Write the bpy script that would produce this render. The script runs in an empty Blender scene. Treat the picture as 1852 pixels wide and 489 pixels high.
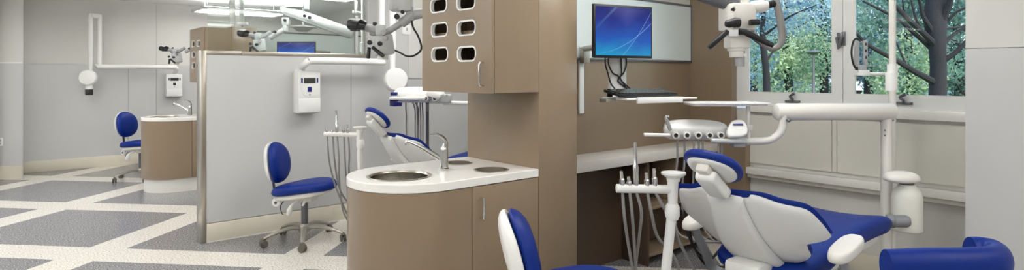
import bpy, bmesh, math, random
from mathutils import Vector, Matrix
random.seed(7)
SC = bpy.context.scene
COL = SC.collection
PI = math.pi
# ------------------------------------------------------------------ survey helpers
# room frame: x runs along the treatment-bay walls towards the windows, y across the bays, z up
CA, SA = .7587, .6515
CAM = (-2.229, -2.370, 1.4)
F, CX, CY = 1085.0, 926.0, 135.0
RZ = -math.atan2(SA, CA)          # heading of the viewing direction
def P(px, py, d):
    X = (px - CX) / F * d
    return Vector((CAM[0] + X*CA + d*SA, CAM[1] - X*SA + d*CA, CAM[2] - (py - CY)/F*d))
def ray(px):
    r = (px - CX) / F
    return r*CA + SA, -r*SA + CA
def on_x(px, x):                  # (y, depth) where the sight line at px meets the plane x
    a, b = ray(px); d = (x - CAM[0]) / a
    return CAM[1] + b*d, d
def on_y(px, y):
    a, b = ray(px); d = (y - CAM[1]) / b
    return CAM[0] + a*d, d
def zz(py, d): return CAM[2] - (py - CY)/F*d
# ------------------------------------------------------------------ materials
def S(r, g, b):
    f = lambda c: ((c/255+.055)/1.055)**2.4 if c > 10 else c/255/12.92
    return (f(r), f(g), f(b), 1)
def nt(name):
    m = bpy.data.materials.new(name); m.use_nodes = True
    return m, m.node_tree, m.node_tree.nodes['Principled BSDF']
def mat(name, col, rough=.5, metal=0, var=.05, scale=6, bump=0, bscale=200, spec=.5, stretch=None, coat=0, sheen=0):
    m, t, b = nt(name); N, L = t.nodes, t.links
    tc = N.new('ShaderNodeTexCoord'); src = tc.outputs['Object']
    if stretch:
        mp = N.new('ShaderNodeMapping'); mp.inputs['Scale'].default_value = stretch
        L.new(src, mp.inputs[0]); src = mp.outputs[0]
    n = N.new('ShaderNodeTexNoise'); n.inputs['Scale'].default_value = scale; n.inputs['Detail'].default_value = 4
    L.new(src, n.inputs['Vector'])
    r = N.new('ShaderNodeMapRange'); r.inputs[3].default_value = 1-var; r.inputs[4].default_value = 1+var
    L.new(n.outputs['Fac'], r.inputs[0])
    mx = N.new('ShaderNodeMix'); mx.data_type = 'RGBA'; mx.blend_type = 'MULTIPLY'; mx.inputs[0].default_value = 1
    mx.inputs[6].default_value = col; L.new(r.outputs[0], mx.inputs[7]); L.new(mx.outputs[2], b.inputs['Base Color'])
    b.inputs['Roughness'].default_value = rough; b.inputs['Metallic'].default_value = metal
    b.inputs['Specular IOR Level'].default_value = spec
    b.inputs['Coat Weight'].default_value = coat; b.inputs['Coat Roughness'].default_value = .08
    if bump:
        n2 = N.new('ShaderNodeTexNoise'); n2.inputs['Scale'].default_value = bscale; L.new(src, n2.inputs['Vector'])
        bp = N.new('ShaderNodeBump'); bp.inputs['Strength'].default_value = bump; bp.inputs['Distance'].default_value = .002
        L.new(n2.outputs['Fac'], bp.inputs['Height']); L.new(bp.outputs[0], b.inputs['Normal'])
    return m
def emis(name, col, s):
    m, t, b = nt(name); b.inputs['Base Color'].default_value = (.8, .8, .8, 1)
    b.inputs['Emission Color'].default_value = col; b.inputs['Emission Strength'].default_value = s
    return m
def glass_mat(name, tint, fres=1.45):
    m = bpy.data.materials.new(name); m.use_nodes = True
    t = m.node_tree; N, L = t.nodes, t.links
    N.remove(N['Principled BSDF']); o = N['Material Output']
    tr = N.new('ShaderNodeBsdfTransparent'); tr.inputs[0].default_value = tint
    gl = N.new('ShaderNodeBsdfGlossy'); gl.inputs['Roughness'].default_value = .02
    fr = N.new('ShaderNodeFresnel'); fr.inputs[0].default_value = fres
    n = N.new('ShaderNodeTexNoise'); n.inputs['Scale'].default_value = 1.5
    bp = N.new('ShaderNodeBump'); bp.inputs['Strength'].default_value = .02; L.new(n.outputs['Fac'], bp.inputs['Height'])
    L.new(bp.outputs[0], gl.inputs['Normal'])
    mx = N.new('ShaderNodeMixShader'); L.new(fr.outputs[0], mx.inputs[0]); L.new(tr.outputs[0], mx.inputs[1]); L.new(gl.outputs[0], mx.inputs[2])
    L.new(mx.outputs[0], o.inputs[0])
    return m
def floor_mat():
    m, t, b = nt('terrazzo_tile_floor'); N, L = t.nodes, t.links
    g = N.new('ShaderNodeNewGeometry'); sp = N.new('ShaderNodeSeparateXYZ'); L.new(g.outputs['Position'], sp.inputs[0])
    def mth(op, a, b_=None):
        n = N.new('ShaderNodeMath'); n.operation = op
        for i, v in enumerate((a, b_)):
            if v is None: continue
            if isinstance(v, (int, float)): n.inputs[i].default_value = v
            else: L.new(v, n.inputs[i])
        return n.outputs[0]
    x, y = sp.outputs[0], sp.outputs[1]
    def band(ex, ey, c, per, w):
        k = -(ex*CAM[0] + ey*CAM[1]) - c
        v = mth('ADD', mth('ADD', mth('MULTIPLY', x, ex), mth('MULTIPLY', y, ey)), k + per*100.5)
        v = mth('ABSOLUTE', mth('SUBTRACT', mth('MODULO', v, per), per/2))
        return mth('LESS_THAN', v, w/2)
    e1 = (.9936*CA - .1132*SA, -.9936*SA - .1132*CA)
    e2 = (.1132*CA + .9936*SA, -.1132*SA + .9936*CA)
    msk = mth('MAXIMUM', band(*e1, -2.13, 1.655, .315), band(*e2, 4.275, 1.535, .325))
    def speck(base, lo, hi, sc, amt):
        v = N.new('ShaderNodeTexNoise'); v.inputs['Scale'].default_value = sc; v.inputs['Detail'].default_value = 3
        L.new(g.outputs['Position'], v.inputs['Vector'])
        cr = N.new('ShaderNodeValToRGB'); el = cr.color_ramp.elements
        el[0].position = .36; el[0].color = lo; el[1].position = .64; el[1].color = hi
        e = el.new(.5); e.color = base
        L.new(v.outputs['Fac'], cr.inputs[0]); return cr.outputs[0]
    white = speck(S(232, 228, 220), S(190, 178, 158), S(243, 240, 234), 80, 1)
    grey = speck(S(129, 128, 130), S(94, 93, 97), S(182, 181, 182), 95, 1)
    mx = N.new('ShaderNodeMix'); mx.data_type = 'RGBA'; L.new(msk, mx.inputs[0]); L.new(grey, mx.inputs[6]); L.new(white, mx.inputs[7])
    L.new(mx.outputs[2], b.inputs['Base Color'])
    b.inputs['Roughness'].default_value = .22
    return m
def screen_mat(name, strength):
    # the glowing picture on the monitor: deep blue with pale curved light streaks
    m, t, b = nt(name); N, L = t.nodes, t.links
    tc = N.new('ShaderNodeTexCoord'); sp = N.new('ShaderNodeSeparateXYZ'); L.new(tc.outputs['Generated'], sp.inputs[0])
    def mth(op, a, b_=None, c=None):
        n = N.new('ShaderNodeMath'); n.operation = op
        for i, v in enumerate((a, b_, c)):
            if v is None: continue
            if isinstance(v, (int, float)): n.inputs[i].default_value = v
            else: L.new(v, n.inputs[i])
        return n.outputs[0]
    u, v = sp.outputs[0], sp.outputs[2]
    def streak(a, c0, c1, w, amp):       # v = a*u^2 + c1*u + c0
        f = mth('ADD', mth('ADD', mth('MULTIPLY', mth('MULTIPLY', u, u), a), mth('MULTIPLY', u, c1)), c0)
        d = mth('ABSOLUTE', mth('SUBTRACT', v, f))
        return mth('MULTIPLY', mth('MAXIMUM', mth('SUBTRACT', 1, mth('DIVIDE', d, w)), 0), amp)
    s = mth('ADD', streak(.55, .02, .12, .014, .45), streak(.9, -.42, .45, .013, .5))
    s = mth('ADD', s, streak(0, .55, 1.25, .05, .35))
    s = mth('MULTIPLY', s, mth('ADD', u, .1))
    n = N.new('ShaderNodeTexNoise'); n.inputs['Scale'].default_value = 2.2; L.new(tc.outputs['Generated'], n.inputs['Vector'])
    cr = N.new('ShaderNodeValToRGB'); el = cr.color_ramp.elements
    el[0].position = .12; el[0].color = S(0, 145, 190); el[1].position = 1; el[1].color = S(6, 16, 96)
    e = el.new(.42); e.color = S(0, 78, 172); e = el.new(.68); e.color = S(2, 32, 128)
    L.new(mth('ADD', mth('MULTIPLY', v, .75), mth('MULTIPLY', n.outputs['Fac'], .3)), cr.inputs[0])
    glow = mth('MAXIMUM', mth('SUBTRACT', 1, mth('MULTIPLY', mth('ADD', mth('ABSOLUTE', mth('SUBTRACT', u, .55)), mth('ABSOLUTE', mth('SUBTRACT', v, .95))), 2.6)), 0)
    m1 = N.new('ShaderNodeMix'); m1.data_type = 'RGBA'; L.new(mth('MULTIPLY', glow, .3), m1.inputs[0]); L.new(cr.outputs[0], m1.inputs[6]); m1.inputs[7].default_value = S(120, 120, 190)
    m2 = N.new('ShaderNodeMix'); m2.data_type = 'RGBA'; L.new(s, m2.inputs[0]); L.new(m1.outputs[2], m2.inputs[6]); m2.inputs[7].default_value = S(170, 225, 255)
    L.new(m2.outputs[2], b.inputs['Emission Color']); b.inputs['Emission Strength'].default_value = strength
    b.inputs['Base Color'].default_value = (.004, .004, .006, 1); b.inputs['Roughness'].default_value = .25
    return m
M = {}
M['floor'] = floor_mat()
M['wall'] = mat('warm_white_wall_paint', S(213, 212, 207), .6, var=.015, bump=.05)
M['panel'] = mat('cool_grey_wall_panel', S(202, 202, 201), .35, var=.015, scale=2)
M['base'] = mat('cream_rubber_baseboard', S(222, 215, 198), .5, var=.03)
M['ceil'] = mat('white_ceiling_paint', S(250, 250, 248), .8, var=.01)
M['tan'] = mat('tan_laminate', S(140, 121, 99), .28, var=.05, scale=3, stretch=(6, 6, .5), coat=.15)
M['tandark'] = mat('shade_toned_laminate', S(84, 67, 53), .5, var=.06, scale=4)  # tan laminate darkened: the shade under the desk is put into its colour
M['solid'] = mat('white_solid_surface', S(238, 236, 230), .18, var=.02, scale=30)
M['desk'] = mat('pale_stone_desk_top', S(226, 220, 210), .35, var=.05, scale=9, stretch=(1, 5, 1))
M['steel'] = mat('brushed_stainless_steel', S(196, 190, 178), .3, 1, var=.08, scale=8, stretch=(40, 40, 1))
M['basin'] = mat('satin_steel_basin', S(168, 164, 154), .22, 1, var=.06, scale=6)
M['chrome'] = mat('polished_chrome', S(215, 215, 215), .12, 1, var=.03)
M['white'] = mat('glossy_white_plastic', S(238, 238, 235), .28, var=.015)
M['cream'] = mat('cream_plastic', S(232, 229, 222), .4, var=.02)
M['shell'] = mat('satin_white_moulded_shell', S(228, 228, 226), .35, var=.02)
M['blue'] = mat('blue_vinyl_upholstery', S(0, 40, 128), .46, spec=.3, var=.07, scale=12, bump=.08, bscale=260)
M['grey'] = mat('grey_plastic', S(172, 173, 175), .45, var=.04)
M['postgrey'] = mat('mid_grey_enamel', S(132, 134, 138), .4, var=.03)
M['armgrey'] = mat('light_grey_enamel', S(192, 195, 193), .35, var=.03)
M['hose'] = mat('grey_rubber_hose', S(142, 140, 138), .5, var=.05)
M['bracket'] = mat('dark_grey_metal', S(105, 106, 110), .4, .3, var=.05)
M['black'] = mat('black_plastic', S(24, 24, 27), .4, var=.08)
M['caster'] = mat('dark_grey_caster_plastic', S(96, 92, 82), .45, var=.1, scale=30)
M['silver'] = mat('silver_painted_metal', S(176, 172, 162), .35, .6, var=.05)
M['navy'] = mat('navy_plastic_label', S(25, 32, 110), .4, var=.05)
M['board'] = mat('pale_glass_writing_board', S(222, 231, 230), .12, var=.01, scale=2)
M['glass'] = glass_mat('clear_glass', (.93, .965, .955, 1))
M['winglass'] = glass_mat('window_glass', (.96, .98, .985, 1), 1.2)
M['frost'] = mat('pale_polymer_bottle', S(226, 226, 216), .3, var=.03)
M['bone'] = mat('bone_grey_metal_housing', S(220, 217, 207), .45, var=.03)
M['light'] = emis('ceiling_light_diffuser', (1, .99, .975, 1), 8.5)
M['screen'] = screen_mat('monitor_picture', 1.0)
M['display'] = mat('dark_display_window', S(58, 60, 58), .2, var=.1)
M['bark'] = mat('dark_tree_bark', S(32, 33, 37), .9, var=.2, scale=9, stretch=(4, 4, .6), bump=.5, bscale=30)
M['lawn'] = mat('lawn_grass', S(90, 120, 70), .9, var=.3, scale=3)
M['road'] = mat('pale_asphalt_road', S(170, 175, 180), .8, var=.1, scale=3)
def leaf_mat(name, c0, c1):
    m, t, b = nt(name); N, L = t.nodes, t.links
    g = N.new('ShaderNodeNewGeometry')
    n = N.new('ShaderNodeTexNoise'); n.inputs['Scale'].default_value = .9; n.inputs['Detail'].default_value = 5
    L.new(g.outputs['Position'], n.inputs['Vector'])
    cr = N.new('ShaderNodeValToRGB'); el = cr.color_ramp.elements
    el[0].position = .36; el[0].color = c0; el[1].position = .62; el[1].color = c1
    L.new(n.outputs['Fac'], cr.inputs[0]); L.new(cr.outputs[0], b.inputs['Base Color'])
    b.inputs['Roughness'].default_value = .6
    b.inputs['Transmission Weight'].default_value = 0
    tl = N.new('ShaderNodeBsdfTranslucent'); L.new(cr.outputs[0], tl.inputs[0])
    mx = N.new('ShaderNodeMixShader'); mx.inputs[0].default_value = .5
    L.new(b.outputs[0], mx.inputs[1]); L.new(tl.outputs[0], mx.inputs[2]); L.new(mx.outputs[0], N['Material Output'].inputs[0])
    return m
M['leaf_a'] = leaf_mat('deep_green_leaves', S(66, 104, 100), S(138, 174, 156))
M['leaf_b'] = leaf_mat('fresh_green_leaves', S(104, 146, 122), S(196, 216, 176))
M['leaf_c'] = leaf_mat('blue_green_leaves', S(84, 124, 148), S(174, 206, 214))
# ------------------------------------------------------------------ mesh helpers
def NB(): return bmesh.new()
def box(bm, lo, hi, bev=0, seg=2, mtx=None):
    lo, hi = Vector(lo), Vector(hi)
    r = bmesh.ops.create_cube(bm, size=1)
    vs = r['verts']
    for v in vs: v.co = Vector(((lo.x+hi.x)/2 + v.co.x*(hi.x-lo.x), (lo.y+hi.y)/2 + v.co.y*(hi.y-lo.y), (lo.z+hi.z)/2 + v.co.z*(hi.z-lo.z)))
    if bev:
        es = list({e for v in vs for e in v.link_edges})
        r = bmesh.ops.bevel(bm, geom=es, offset=bev, segments=seg, profile=.5, affect='EDGES')
        vs = list({v for f in r['faces'] for v in f.verts} | {v for v in vs if v.is_valid})
    if mtx is not None:
        for v in vs: v.co = mtx @ v.co
    return vs
def catmull(pts, n=6):
    pts = [Vector(p) for p in pts]
    if len(pts) < 3: return pts
    q = [pts[0]*2-pts[1]] + pts + [pts[-1]*2-pts[-2]]
    out = []
    for i in range(1, len(q)-2):
        p0, p1, p2, p3 = q[i-1:i+3]
        for k in range(n):
            t = k/n
            out.append(.5*((2*p1) + (p2-p0)*t + (2*p0-5*p1+4*p2-p3)*t*t + (3*p1-p0-3*p2+p3)*t**3))
    out.append(pts[-1]); return out
def tube(bm, pts, r, seg=12, smooth=0, squash=(1, 1), up=None):
    pts = [Vector(p) for p in pts]
    rs = r if isinstance(r, (list, tuple)) else [r]*len(pts)
    if smooth and len(pts) > 2:
        m = len(pts); pts = catmull(pts, smooth)
        rr = []
        for i in range(len(pts)):
            t = i/smooth; k = min(int(t), m-2); rr.append(rs[k] + (rs[k+1]-rs[k])*(t-k))
        rs = rr
    n = len(pts); T = []
    for i in range(n):
        d = pts[min(i+1, n-1)] - pts[max(i-1, 0)]
        T.append(d.normalized() if d.length > 1e-9 else Vector((0, 0, 1)))
    u = Vector(up) if up is not None else Vector((0, 0, 1))
    if abs(T[0].dot(u)) > .95: u = Vector((1, 0, 0))
    u = (u - T[0]*u.dot(T[0])).normalized()
    rings = []
    for i in range(n):
        if i: u = (u - T[i]*u.dot(T[i])).normalized()
        w = T[i].cross(u)
        rings.append([bm.verts.new(pts[i] + (u*math.cos(2*PI*k/seg)*squash[0] + w*math.sin(2*PI*k/seg)*squash[1])*rs[i]) for k in range(seg)])
    for i in range(n-1):
        for k in range(seg):
            bm.faces.new((rings[i][k], rings[i][(k+1) % seg], rings[i+1][(k+1) % seg], rings[i+1][k]))
    bm.faces.new(rings[0][::-1]); bm.faces.new(rings[-1])
    return [v for g in rings for v in g]
def rtube(bm, a, b, r, seg=16, e=.3, squash=(1, 1), up=None):        # straight bar with rounded ends
    a, b = Vector(a), Vector(b); d = (b-a).normalized(); q = r*e
    return tube(bm, [a, a+d*q*.3, a+d*q, b-d*q, b-d*q*.3, b], [r*(1-e), r*(1-e*.3), r, r, r*(1-e*.3), r*(1-e)], seg, squash=squash, up=up)
def lathe(bm, prof, c=(0, 0, 0), axis=(0, 0, 1), seg=24, cap=True):
    c = Vector(c); q = Vector((0, 0, 1)).rotation_difference(Vector(axis).normalized())
    rings = []
    for (r, z) in prof:
        if r < 1e-6: rings.append([bm.verts.new(c + q @ Vector((0, 0, z)))])
        else: rings.append([bm.verts.new(c + q @ Vector((r*math.cos(2*PI*k/seg), r*math.sin(2*PI*k/seg), z))) for k in range(seg)])
    for a, b in zip(rings, rings[1:]):
        for k in range(seg):
            k2 = (k+1) % seg
            if len(a) == 1 and len(b) > 1: bm.faces.new((a[0], b[k2], b[k]))
            elif len(b) == 1 and len(a) > 1: bm.faces.new((a[k], a[k2], b[0]))
            elif len(a) > 1: bm.faces.new((a[k], a[k2], b[k2], b[k]))
    if cap and len(rings[0]) > 1: bm.faces.new(rings[0][::-1])
    if cap and len(rings[-1]) > 1: bm.faces.new(rings[-1])
def prism(bm, outline, z0, z1, holes=(), mtx=None):
    """Slab between z0 and z1 with an outline and hole loops (each a list of (x, y))."""
    loops = [outline] + list(holes)
    tops, bots = [], []
    for lp in loops:
        tops.append([bm.verts.new((x, y, z1)) for x, y in lp]); bots.append([bm.verts.new((x, y, z0)) for x, y in lp])
    for vs in (tops, bots):
        if len(loops) == 1: bm.faces.new(vs[0] if vs is tops else vs[0][::-1])
        else:
            es = [bm.edges.get((lp[i], lp[(i+1) % len(lp)])) or bm.edges.new((lp[i], lp[(i+1) % len(lp)])) for lp in vs for i in range(len(lp))]
            bmesh.ops.triangle_fill(bm, use_beauty=True, edges=es)
    for t, b in zip(tops, bots):
        n = len(t)
        for i in range(n): bm.faces.new((b[i], b[(i+1) % n], t[(i+1) % n], t[i]))
    vs = [v for g in tops+bots for v in g]
    if mtx is not None:
        for v in vs: v.co = mtx @ v.co
    return vs
PROF = [(1, 0), (.992, .28), (.972, .55), (.935, .77), (.87, .91), (.75, .975), (.5, 1), (.25, 1.01)]
PROFD = [(1, 0), (.985, .2), (.95, .38), (.89, .55), (.79, .72), (.64, .86), (.43, .95), (.2, .99)]
def puffy(bm, outline, up, dn, mapf=None, c=None, prof=PROF):
    """Upholstered or moulded pad: the outline swells to `up` above and `dn` below."""
    n = len(outline)
    if c is None: c = (sum(p[0] for p in outline)/n, sum(p[1] for p in outline)/n)
    mp = mapf or (lambda x, y, z: Vector((x, y, z)))
    V = lambda s, z: [bm.verts.new(mp(c[0]+(x-c[0])*s, c[1]+(y-c[1])*s, z)) for x, y in outline]
    mid = V(1, 0)
    for sgn, h in ((1, up), (-1, dn)):
        prev = mid
        for s, f in prof[1:]:
            ring = V(s, sgn*h*f)
            for i in range(n):
                j = (i+1) % n
                q = (prev[i], prev[j], ring[j], ring[i])
                bm.faces.new(q if sgn > 0 else q[::-1])
            prev = ring
        cv = bm.verts.new(mp(c[0], c[1], sgn*h*prof[-1][1]))
        for i in range(n):
            q = (prev[i], prev[(i+1) % n], cv)
            bm.faces.new(q if sgn > 0 else q[::-1])
def superell(a, b, n=36, e=2.5, cx=0, cy=0):
    out = []
    for k in range(n):
        t = 2*PI*k/n; ct, st = math.cos(t), math.sin(t)
        out.append((cx + a*math.copysign(abs(ct)**(2/e), ct), cy + b*math.copysign(abs(st)**(2/e), st)))
    return out
def rloop(pts, n=5):                      # closed smooth loop through 2D points
    q = [Vector((x, y, 0)) for x, y in pts]; m = len(q); out = []
    for i in range(m):
        p0, p1, p2, p3 = q[i-1], q[i], q[(i+1) % m], q[(i+2) % m]
        for k in range(n):
            t = k/n
            v = .5*((2*p1) + (p2-p0)*t + (2*p0-5*p1+4*p2-p3)*t*t + (3*p1-p0-3*p2+p3)*t**3)
            out.append((v.x, v.y))
    return out
def stadium(w, h, r, n=5, cx=0, cy=0):
    out = []
    for (sx, sy, a0) in ((1, 1, 0), (-1, 1, 90), (-1, -1, 180), (1, -1, 270)):
        for k in range(n+1):
            t = math.radians(a0 + 90*k/n)
            out.append((cx + sx*(w/2-r) + r*math.cos(t), cy + sy*(h/2-r) + r*math.sin(t)))
    return out
def obj(name, bm, m, parent=None, world=False, smooth=True, ang=40, origin=None):
    if world and parent is not None:
        inv = parent.matrix_basis.inverted()
        for v in bm.verts: v.co = inv @ v.co
    if origin is not None:
        for v in bm.verts: v.co -= Vector(origin)
    bmesh.ops.recalc_face_normals(bm, faces=bm.faces)
    me = bpy.data.meshes.new(name); bm.to_mesh(me); bm.free()
    for k in (m if isinstance(m, (list, tuple)) else [m]): me.materials.append(M[k])
    if smooth:
        me.shade_smooth(); me.set_sharp_from_angle(angle=math.radians(ang))
    o = bpy.data.objects.new(name, me); COL.objects.link(o)
    if parent is not None: o.parent = parent
    if origin is not None: o.location = origin
    return o
def tag(o, label, cat, group=None, kind=None):
    o['label'] = label; o['category'] = cat
    if group: o['group'] = group
    if kind: o['kind'] = kind
    return o
def thing(name, label, cat, loc=(0, 0, 0), rz=0, group=None):
    o = bpy.data.objects.new(name, None); COL.objects.link(o); o.empty_display_size = .1
    o.location = loc; o.rotation_euler = (0, 0, rz)
    o.matrix_basis = Matrix.Translation(Vector(loc)) @ Matrix.Rotation(rz, 4, 'Z')
    return tag(o, label, cat, group)
def struct(name, bm, m, smooth=False):
    o = obj(name, bm, m, smooth=smooth); o['kind'] = 'structure'
    return o
def kids(o): return [c for c in bpy.data.objects if c.parent is o]
def copy_tree(o, parent=None):
    c = o.copy(); COL.objects.link(c)
    if parent is not None: c.parent = parent
    for ch in kids(o): copy_tree(ch, c)
    return c
def copy_thing(o, loc, rz=None, label=None, group=None):
    c = copy_tree(o)
    c.location = loc
    if rz is not None: c.rotation_euler = (0, 0, rz)
    if label: c['label'] = label
    if group: c['group'] = group
    return c
def part(name, m, parent, fn, *a, **k):    # one-shape part
    w = k.pop('world', False); bm = NB(); fn(bm, *a, **k); return obj(name, bm, m, parent, world=w)
# ================================================================== the setting
DB = 5.6                 # one pair of bays repeats every 5.6 m
WX, YB, ZC = 2.39, 8.6, 2.54
ZS = 1.55                # joint between wall panel and upper wall
def sbox(name, lo, hi, m, bev=0):
    bm = NB(); box(bm, lo, hi, bev); return struct(name, bm, m, bool(bev))
sbox('floor', (-10, -6.5, -.1), (WX+.3, YB+.1, 0), 'floor')
sbox('ceiling', (-10, -6.5, ZC), (WX+.3, YB+.1, ZC+.1), 'ceil')
sbox('wall_rear', (-10.1, -6.6, 0), (WX+.3, -6.5, ZC), 'wall')
sbox('wall_far', (-10.1, -6.5, 0), (-10, YB+.1, ZC), 'wall')
# back wall with panels and joints
sbox('wall_back', (-2.4, YB, 0), (WX+.3, YB+.1, ZC), 'wall')
xs = [-2.24, on_y(232, YB)[0], on_y(282, YB)[0], .9, WX]
for a, b in zip(xs, xs[1:]):
    sbox('wall_back', (a+.002, YB-.014, .16), (b-.002, YB, ZS-.002), 'panel')
for a, b in ((-2.24, xs[2]), (xs[2], WX)):
    sbox('wall_back', (a+.002, YB-.008, ZS+.002), (b-.002, YB, ZC), 'wall')
sbox('baseboard_back', (-2.24, YB-.024, 0), (WX, YB, .16), 'base', .004)
# wall on the left, square to the hall
def camslab(name, x0, x1, d0, d1, z0, z1, m):
    o = [(CAM[0]+X*CA+d*SA, CAM[1]-X*SA+d*CA) for X, d in ((x0, d0), (x1, d0), (x1*d1/d0, d1), (x0, d1))]
    bm = NB(); prism(bm, o, z0, z1); return struct(name, bm, m)
XE = (42-CX)/F*8.0
camslab('wall_left', -13.5, XE, 8.0, 8.12, 0, ZC, 'wall')
camslab('wall_left', -13.5, XE, 7.988, 8.0, .18, ZS, 'panel')
camslab('trim_1', -13.5, XE, 7.984, 8.0, ZS, ZS+.016, 'white')
camslab('baseboard_left', -13.5, XE, 7.976, 8.0, 0, .18, 'base')
pe = P(42, CY, 8.1)
sbox('wall_return', (pe.x-.40, pe.y-.10, 0), (pe.x-.28, YB, ZC), 'wall')
# low partition with stainless cap and end post, glass above it
PX0, PX1, PY0, PY1 = on_y(362, 3.07)[0], on_y(665, 3.07)[0], 3.07, 3.18
jx = on_y(635, PY0)[0]
sbox('wall_partition', (PX0+.005, PY0+.012, 0), (PX1, PY1-.012, 1.565), 'wall')
sbox('wall_partition', (PX0+.046, PY0, .16), (jx-.002, PY0+.012, 1.565), 'panel')
sbox('wall_partition', (jx+.002, PY0, .16), (PX1, PY0+.012, 1.565), 'panel')
sbox('wall_partition', (PX0+.046, PY1-.012, .16), (PX1, PY1, 1.565), 'panel')
sbox('trim_2', (PX0, PY0-.006, 0), (PX0+.046, PY1+.006, 1.6), 'steel', .003)
jc = on_y(437, PY0)[0]
sbox('trim_3', (PX0+.047, PY0-.004, 1.565), (jc-.001, PY1+.004, 1.6), 'steel', .002)
sbox('trim_4', (jc+.001, PY0-.004, 1.565), (PX1, PY1+.004, 1.6), 'steel', .002)
sbox('baseboard_partition', (PX0+.047, PY0-.012, .008), (WX, PY0, .155), 'base', .003)
sbox('trim_5', (PX0+.047, PY0-.016, 0), (WX, PY0, .008), 'solid')
gx0 = on_y(375, 3.125)[0]; gx1 = on_y(641, 3.125)[0]
sbox('window_partition_glass', (gx0, 3.119, 1.6), (gx1, 3.131, ZC), 'glass')
sbox('trim_6', (gx1+.002, 3.105, 1.6), (gx1+.03, 3.145, 1.98), 'armgrey', .003)
sbox('window_partition_glass', (gx1+.033, 3.119, 1.6), (PX1-.002, 3.131, ZC), 'glass')
# full-height wall that carries on from the partition
sbox('wall_bay', (PX1, PY0+.012, 0), (WX, PY1, ZC), 'wall')
rx = on_y(738, PY0)[0]; zr = zz(143, on_y(750, PY0)[1])
sbox('wall_bay', (PX1, PY0, .16), (rx, PY0+.012, ZC), 'panel')
sbox('wall_bay', (rx+.003, PY0, .16), (WX, PY0+.012, zr-.006), 'panel')
sbox('wall_bay', (rx+.003, PY0, zr+.006), (WX, PY0+.012, ZC), 'wall')
sbox('trim_7', (rx+.003, PY0+.006, zr-.006), (WX, PY0+.012, zr+.006), 'grey')
# millwork walls (bay 1 and its twin two bays on), tan towards the desk
XT, YD = 2.31, .56       # end panel plane, desk wall plane
for k, dy in enumerate((0, DB)):
    sbox('wall_millwork', (.3, YD+dy, 0), (WX, YD+.05+dy, 2.0), 'tan')
    sbox('wall_bay', (.3, YD+.05+dy, 0), (WX, YD+.092+dy, 2.0), 'panel')
    sbox('trim_8', (.302, YD-.002+dy, 2.0), (WX, YD+.094+dy, 2.07), 'wall')
    yp = on_x(1348, XT)[0]
    yq = on_x(1323, XT)[0]; zq = zz(263, on_x(1335, XT)[1])
    sbox('wall_end_panel', (XT, yq+dy, zq+.001), (WX, YD+dy, 2.3 if k == 0 else 2.0), 'tan')
    sbox('wall_end_panel', (XT, yp+dy, 0), (WX, YD+dy, zq), 'tan')
# window wall
yL = on_x(1353, WX)[0]+.30; yw0 = on_x(1342, WX)[0]; yw1 = on_x(1747, WX)[0]-.35
def ZW(py, px): return zz(py, on_x(px, WX)[1])
zsill = ZW(187, 1400); zgl = ZW(165.5, 1352); ztop = 2.36
zled = ZW(300, 1352)
print('window', yL, yw0, yw1, 'sill', zsill, 'glass', zgl, 'ledge', zled, 'YP', yp)
sbox('wall_window', (WX, yL, 0), (WX+.3, YB, ZC), 'wall')
sbox('wall_window', (WX+.01, -6.5, 0), (WX+.3, yw1, ZC), 'wall')
sbox('wall_window', (WX+.01, yw1, ztop), (WX+.3, yL, ZC), 'wall')
sbox('wall_window', (WX+.01, yw1, 0), (WX+.3, yL, zsill-.05), 'wall')
pj = [yp, on_x(1505, WX)[0], on_x(1514, WX)[0], yw1]
for a, b in ((pj[1]+.002, pj[0]), (pj[2]+.002, pj[1]-.002), (pj[3], pj[2]-.002)):
    sbox('wall_window', (WX-.004, a, zled+.03), (WX+.01, b, zsill-.10), 'bone')
sbox('trim_9', (WX-.075, -2.2, zled-.052), (WX+.01, yp, zled), 'solid', .003)
sbox('trim_10', (WX-.05, -2.2, zled-.085), (WX+.01, yp, zled-.054), 'bone', .004)
sbox('trim_11', (WX-.035, -2.2, zsill-.075), (WX+.12, yp, zsill-.012), 'solid', .006)
sbox('baseboard_window', (WX-.008, -2.2, 0), (WX+.01, yp, .14), 'base', .003)
# column on the right
ycol = on_x(1747, 2.05)[0]
sbox('wall_column', (2.05, -6.5, 0), (WX+.01, ycol, ZC), 'wall')
sbox('wall_column', (2.036, -6.5, .14), (2.05, ycol, ZS-.002), 'panel')
sbox('wall_column', (2.040, -6.5, ZS+.002), (2.05, ycol, ZC), 'wall')
sbox('baseboard_column', (2.03, -6.5, 0), (2.05, ycol, .14), 'base', .003)
# windows: frame, sash, pane, fittings
def window(n, g0, g1, y_l, y_r):
    """glass between pixel columns g0 and g1; frame fills y_r..y_l"""
    a, b = on_x(g0, WX)[0], on_x(g1, WX)[0]       # a > b
    zt = ztop-.07
    bm = NB(); prism(bm, [(y_r, zsill-.012), (y_l, zsill-.012), (y_l, ztop), (y_r, ztop)], 0, .05, [[(b-.01, zgl-.01), (a+.01, zgl-.01), (a+.01, zt), (b-.01, zt)]],
                     mtx=Matrix(((0, 0, 1, WX+.004), (1, 0, 0, 0), (0, 1, 0, 0), (0, 0, 0, 1))))
    w = struct('window_%d' % n, bm, 'white')
    bm = NB(); prism(bm, [(b-.012, zgl-.012), (a+.012, zgl-.012), (a+.012, zt+.002), (b-.012, zt+.002)], 0, .014, [[(b, zgl), (a, zgl), (a, zt-.01), (b, zt-.01)]],
                     mtx=Matrix(((0, 0, 1, WX+.006), (1, 0, 0, 0), (0, 1, 0, 0), (0, 0, 0, 1))))
    obj('bead', bm, 'solid', w, smooth=False)
    bm = NB(); box(bm, (WX+.0205, b-.009, zgl-.009), (WX+.0255, a+.009, zt-.001))
    obj('pane', bm, 'winglass', w, smooth=False)
    return w
ym = on_x(1524, WX)[0]
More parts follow.
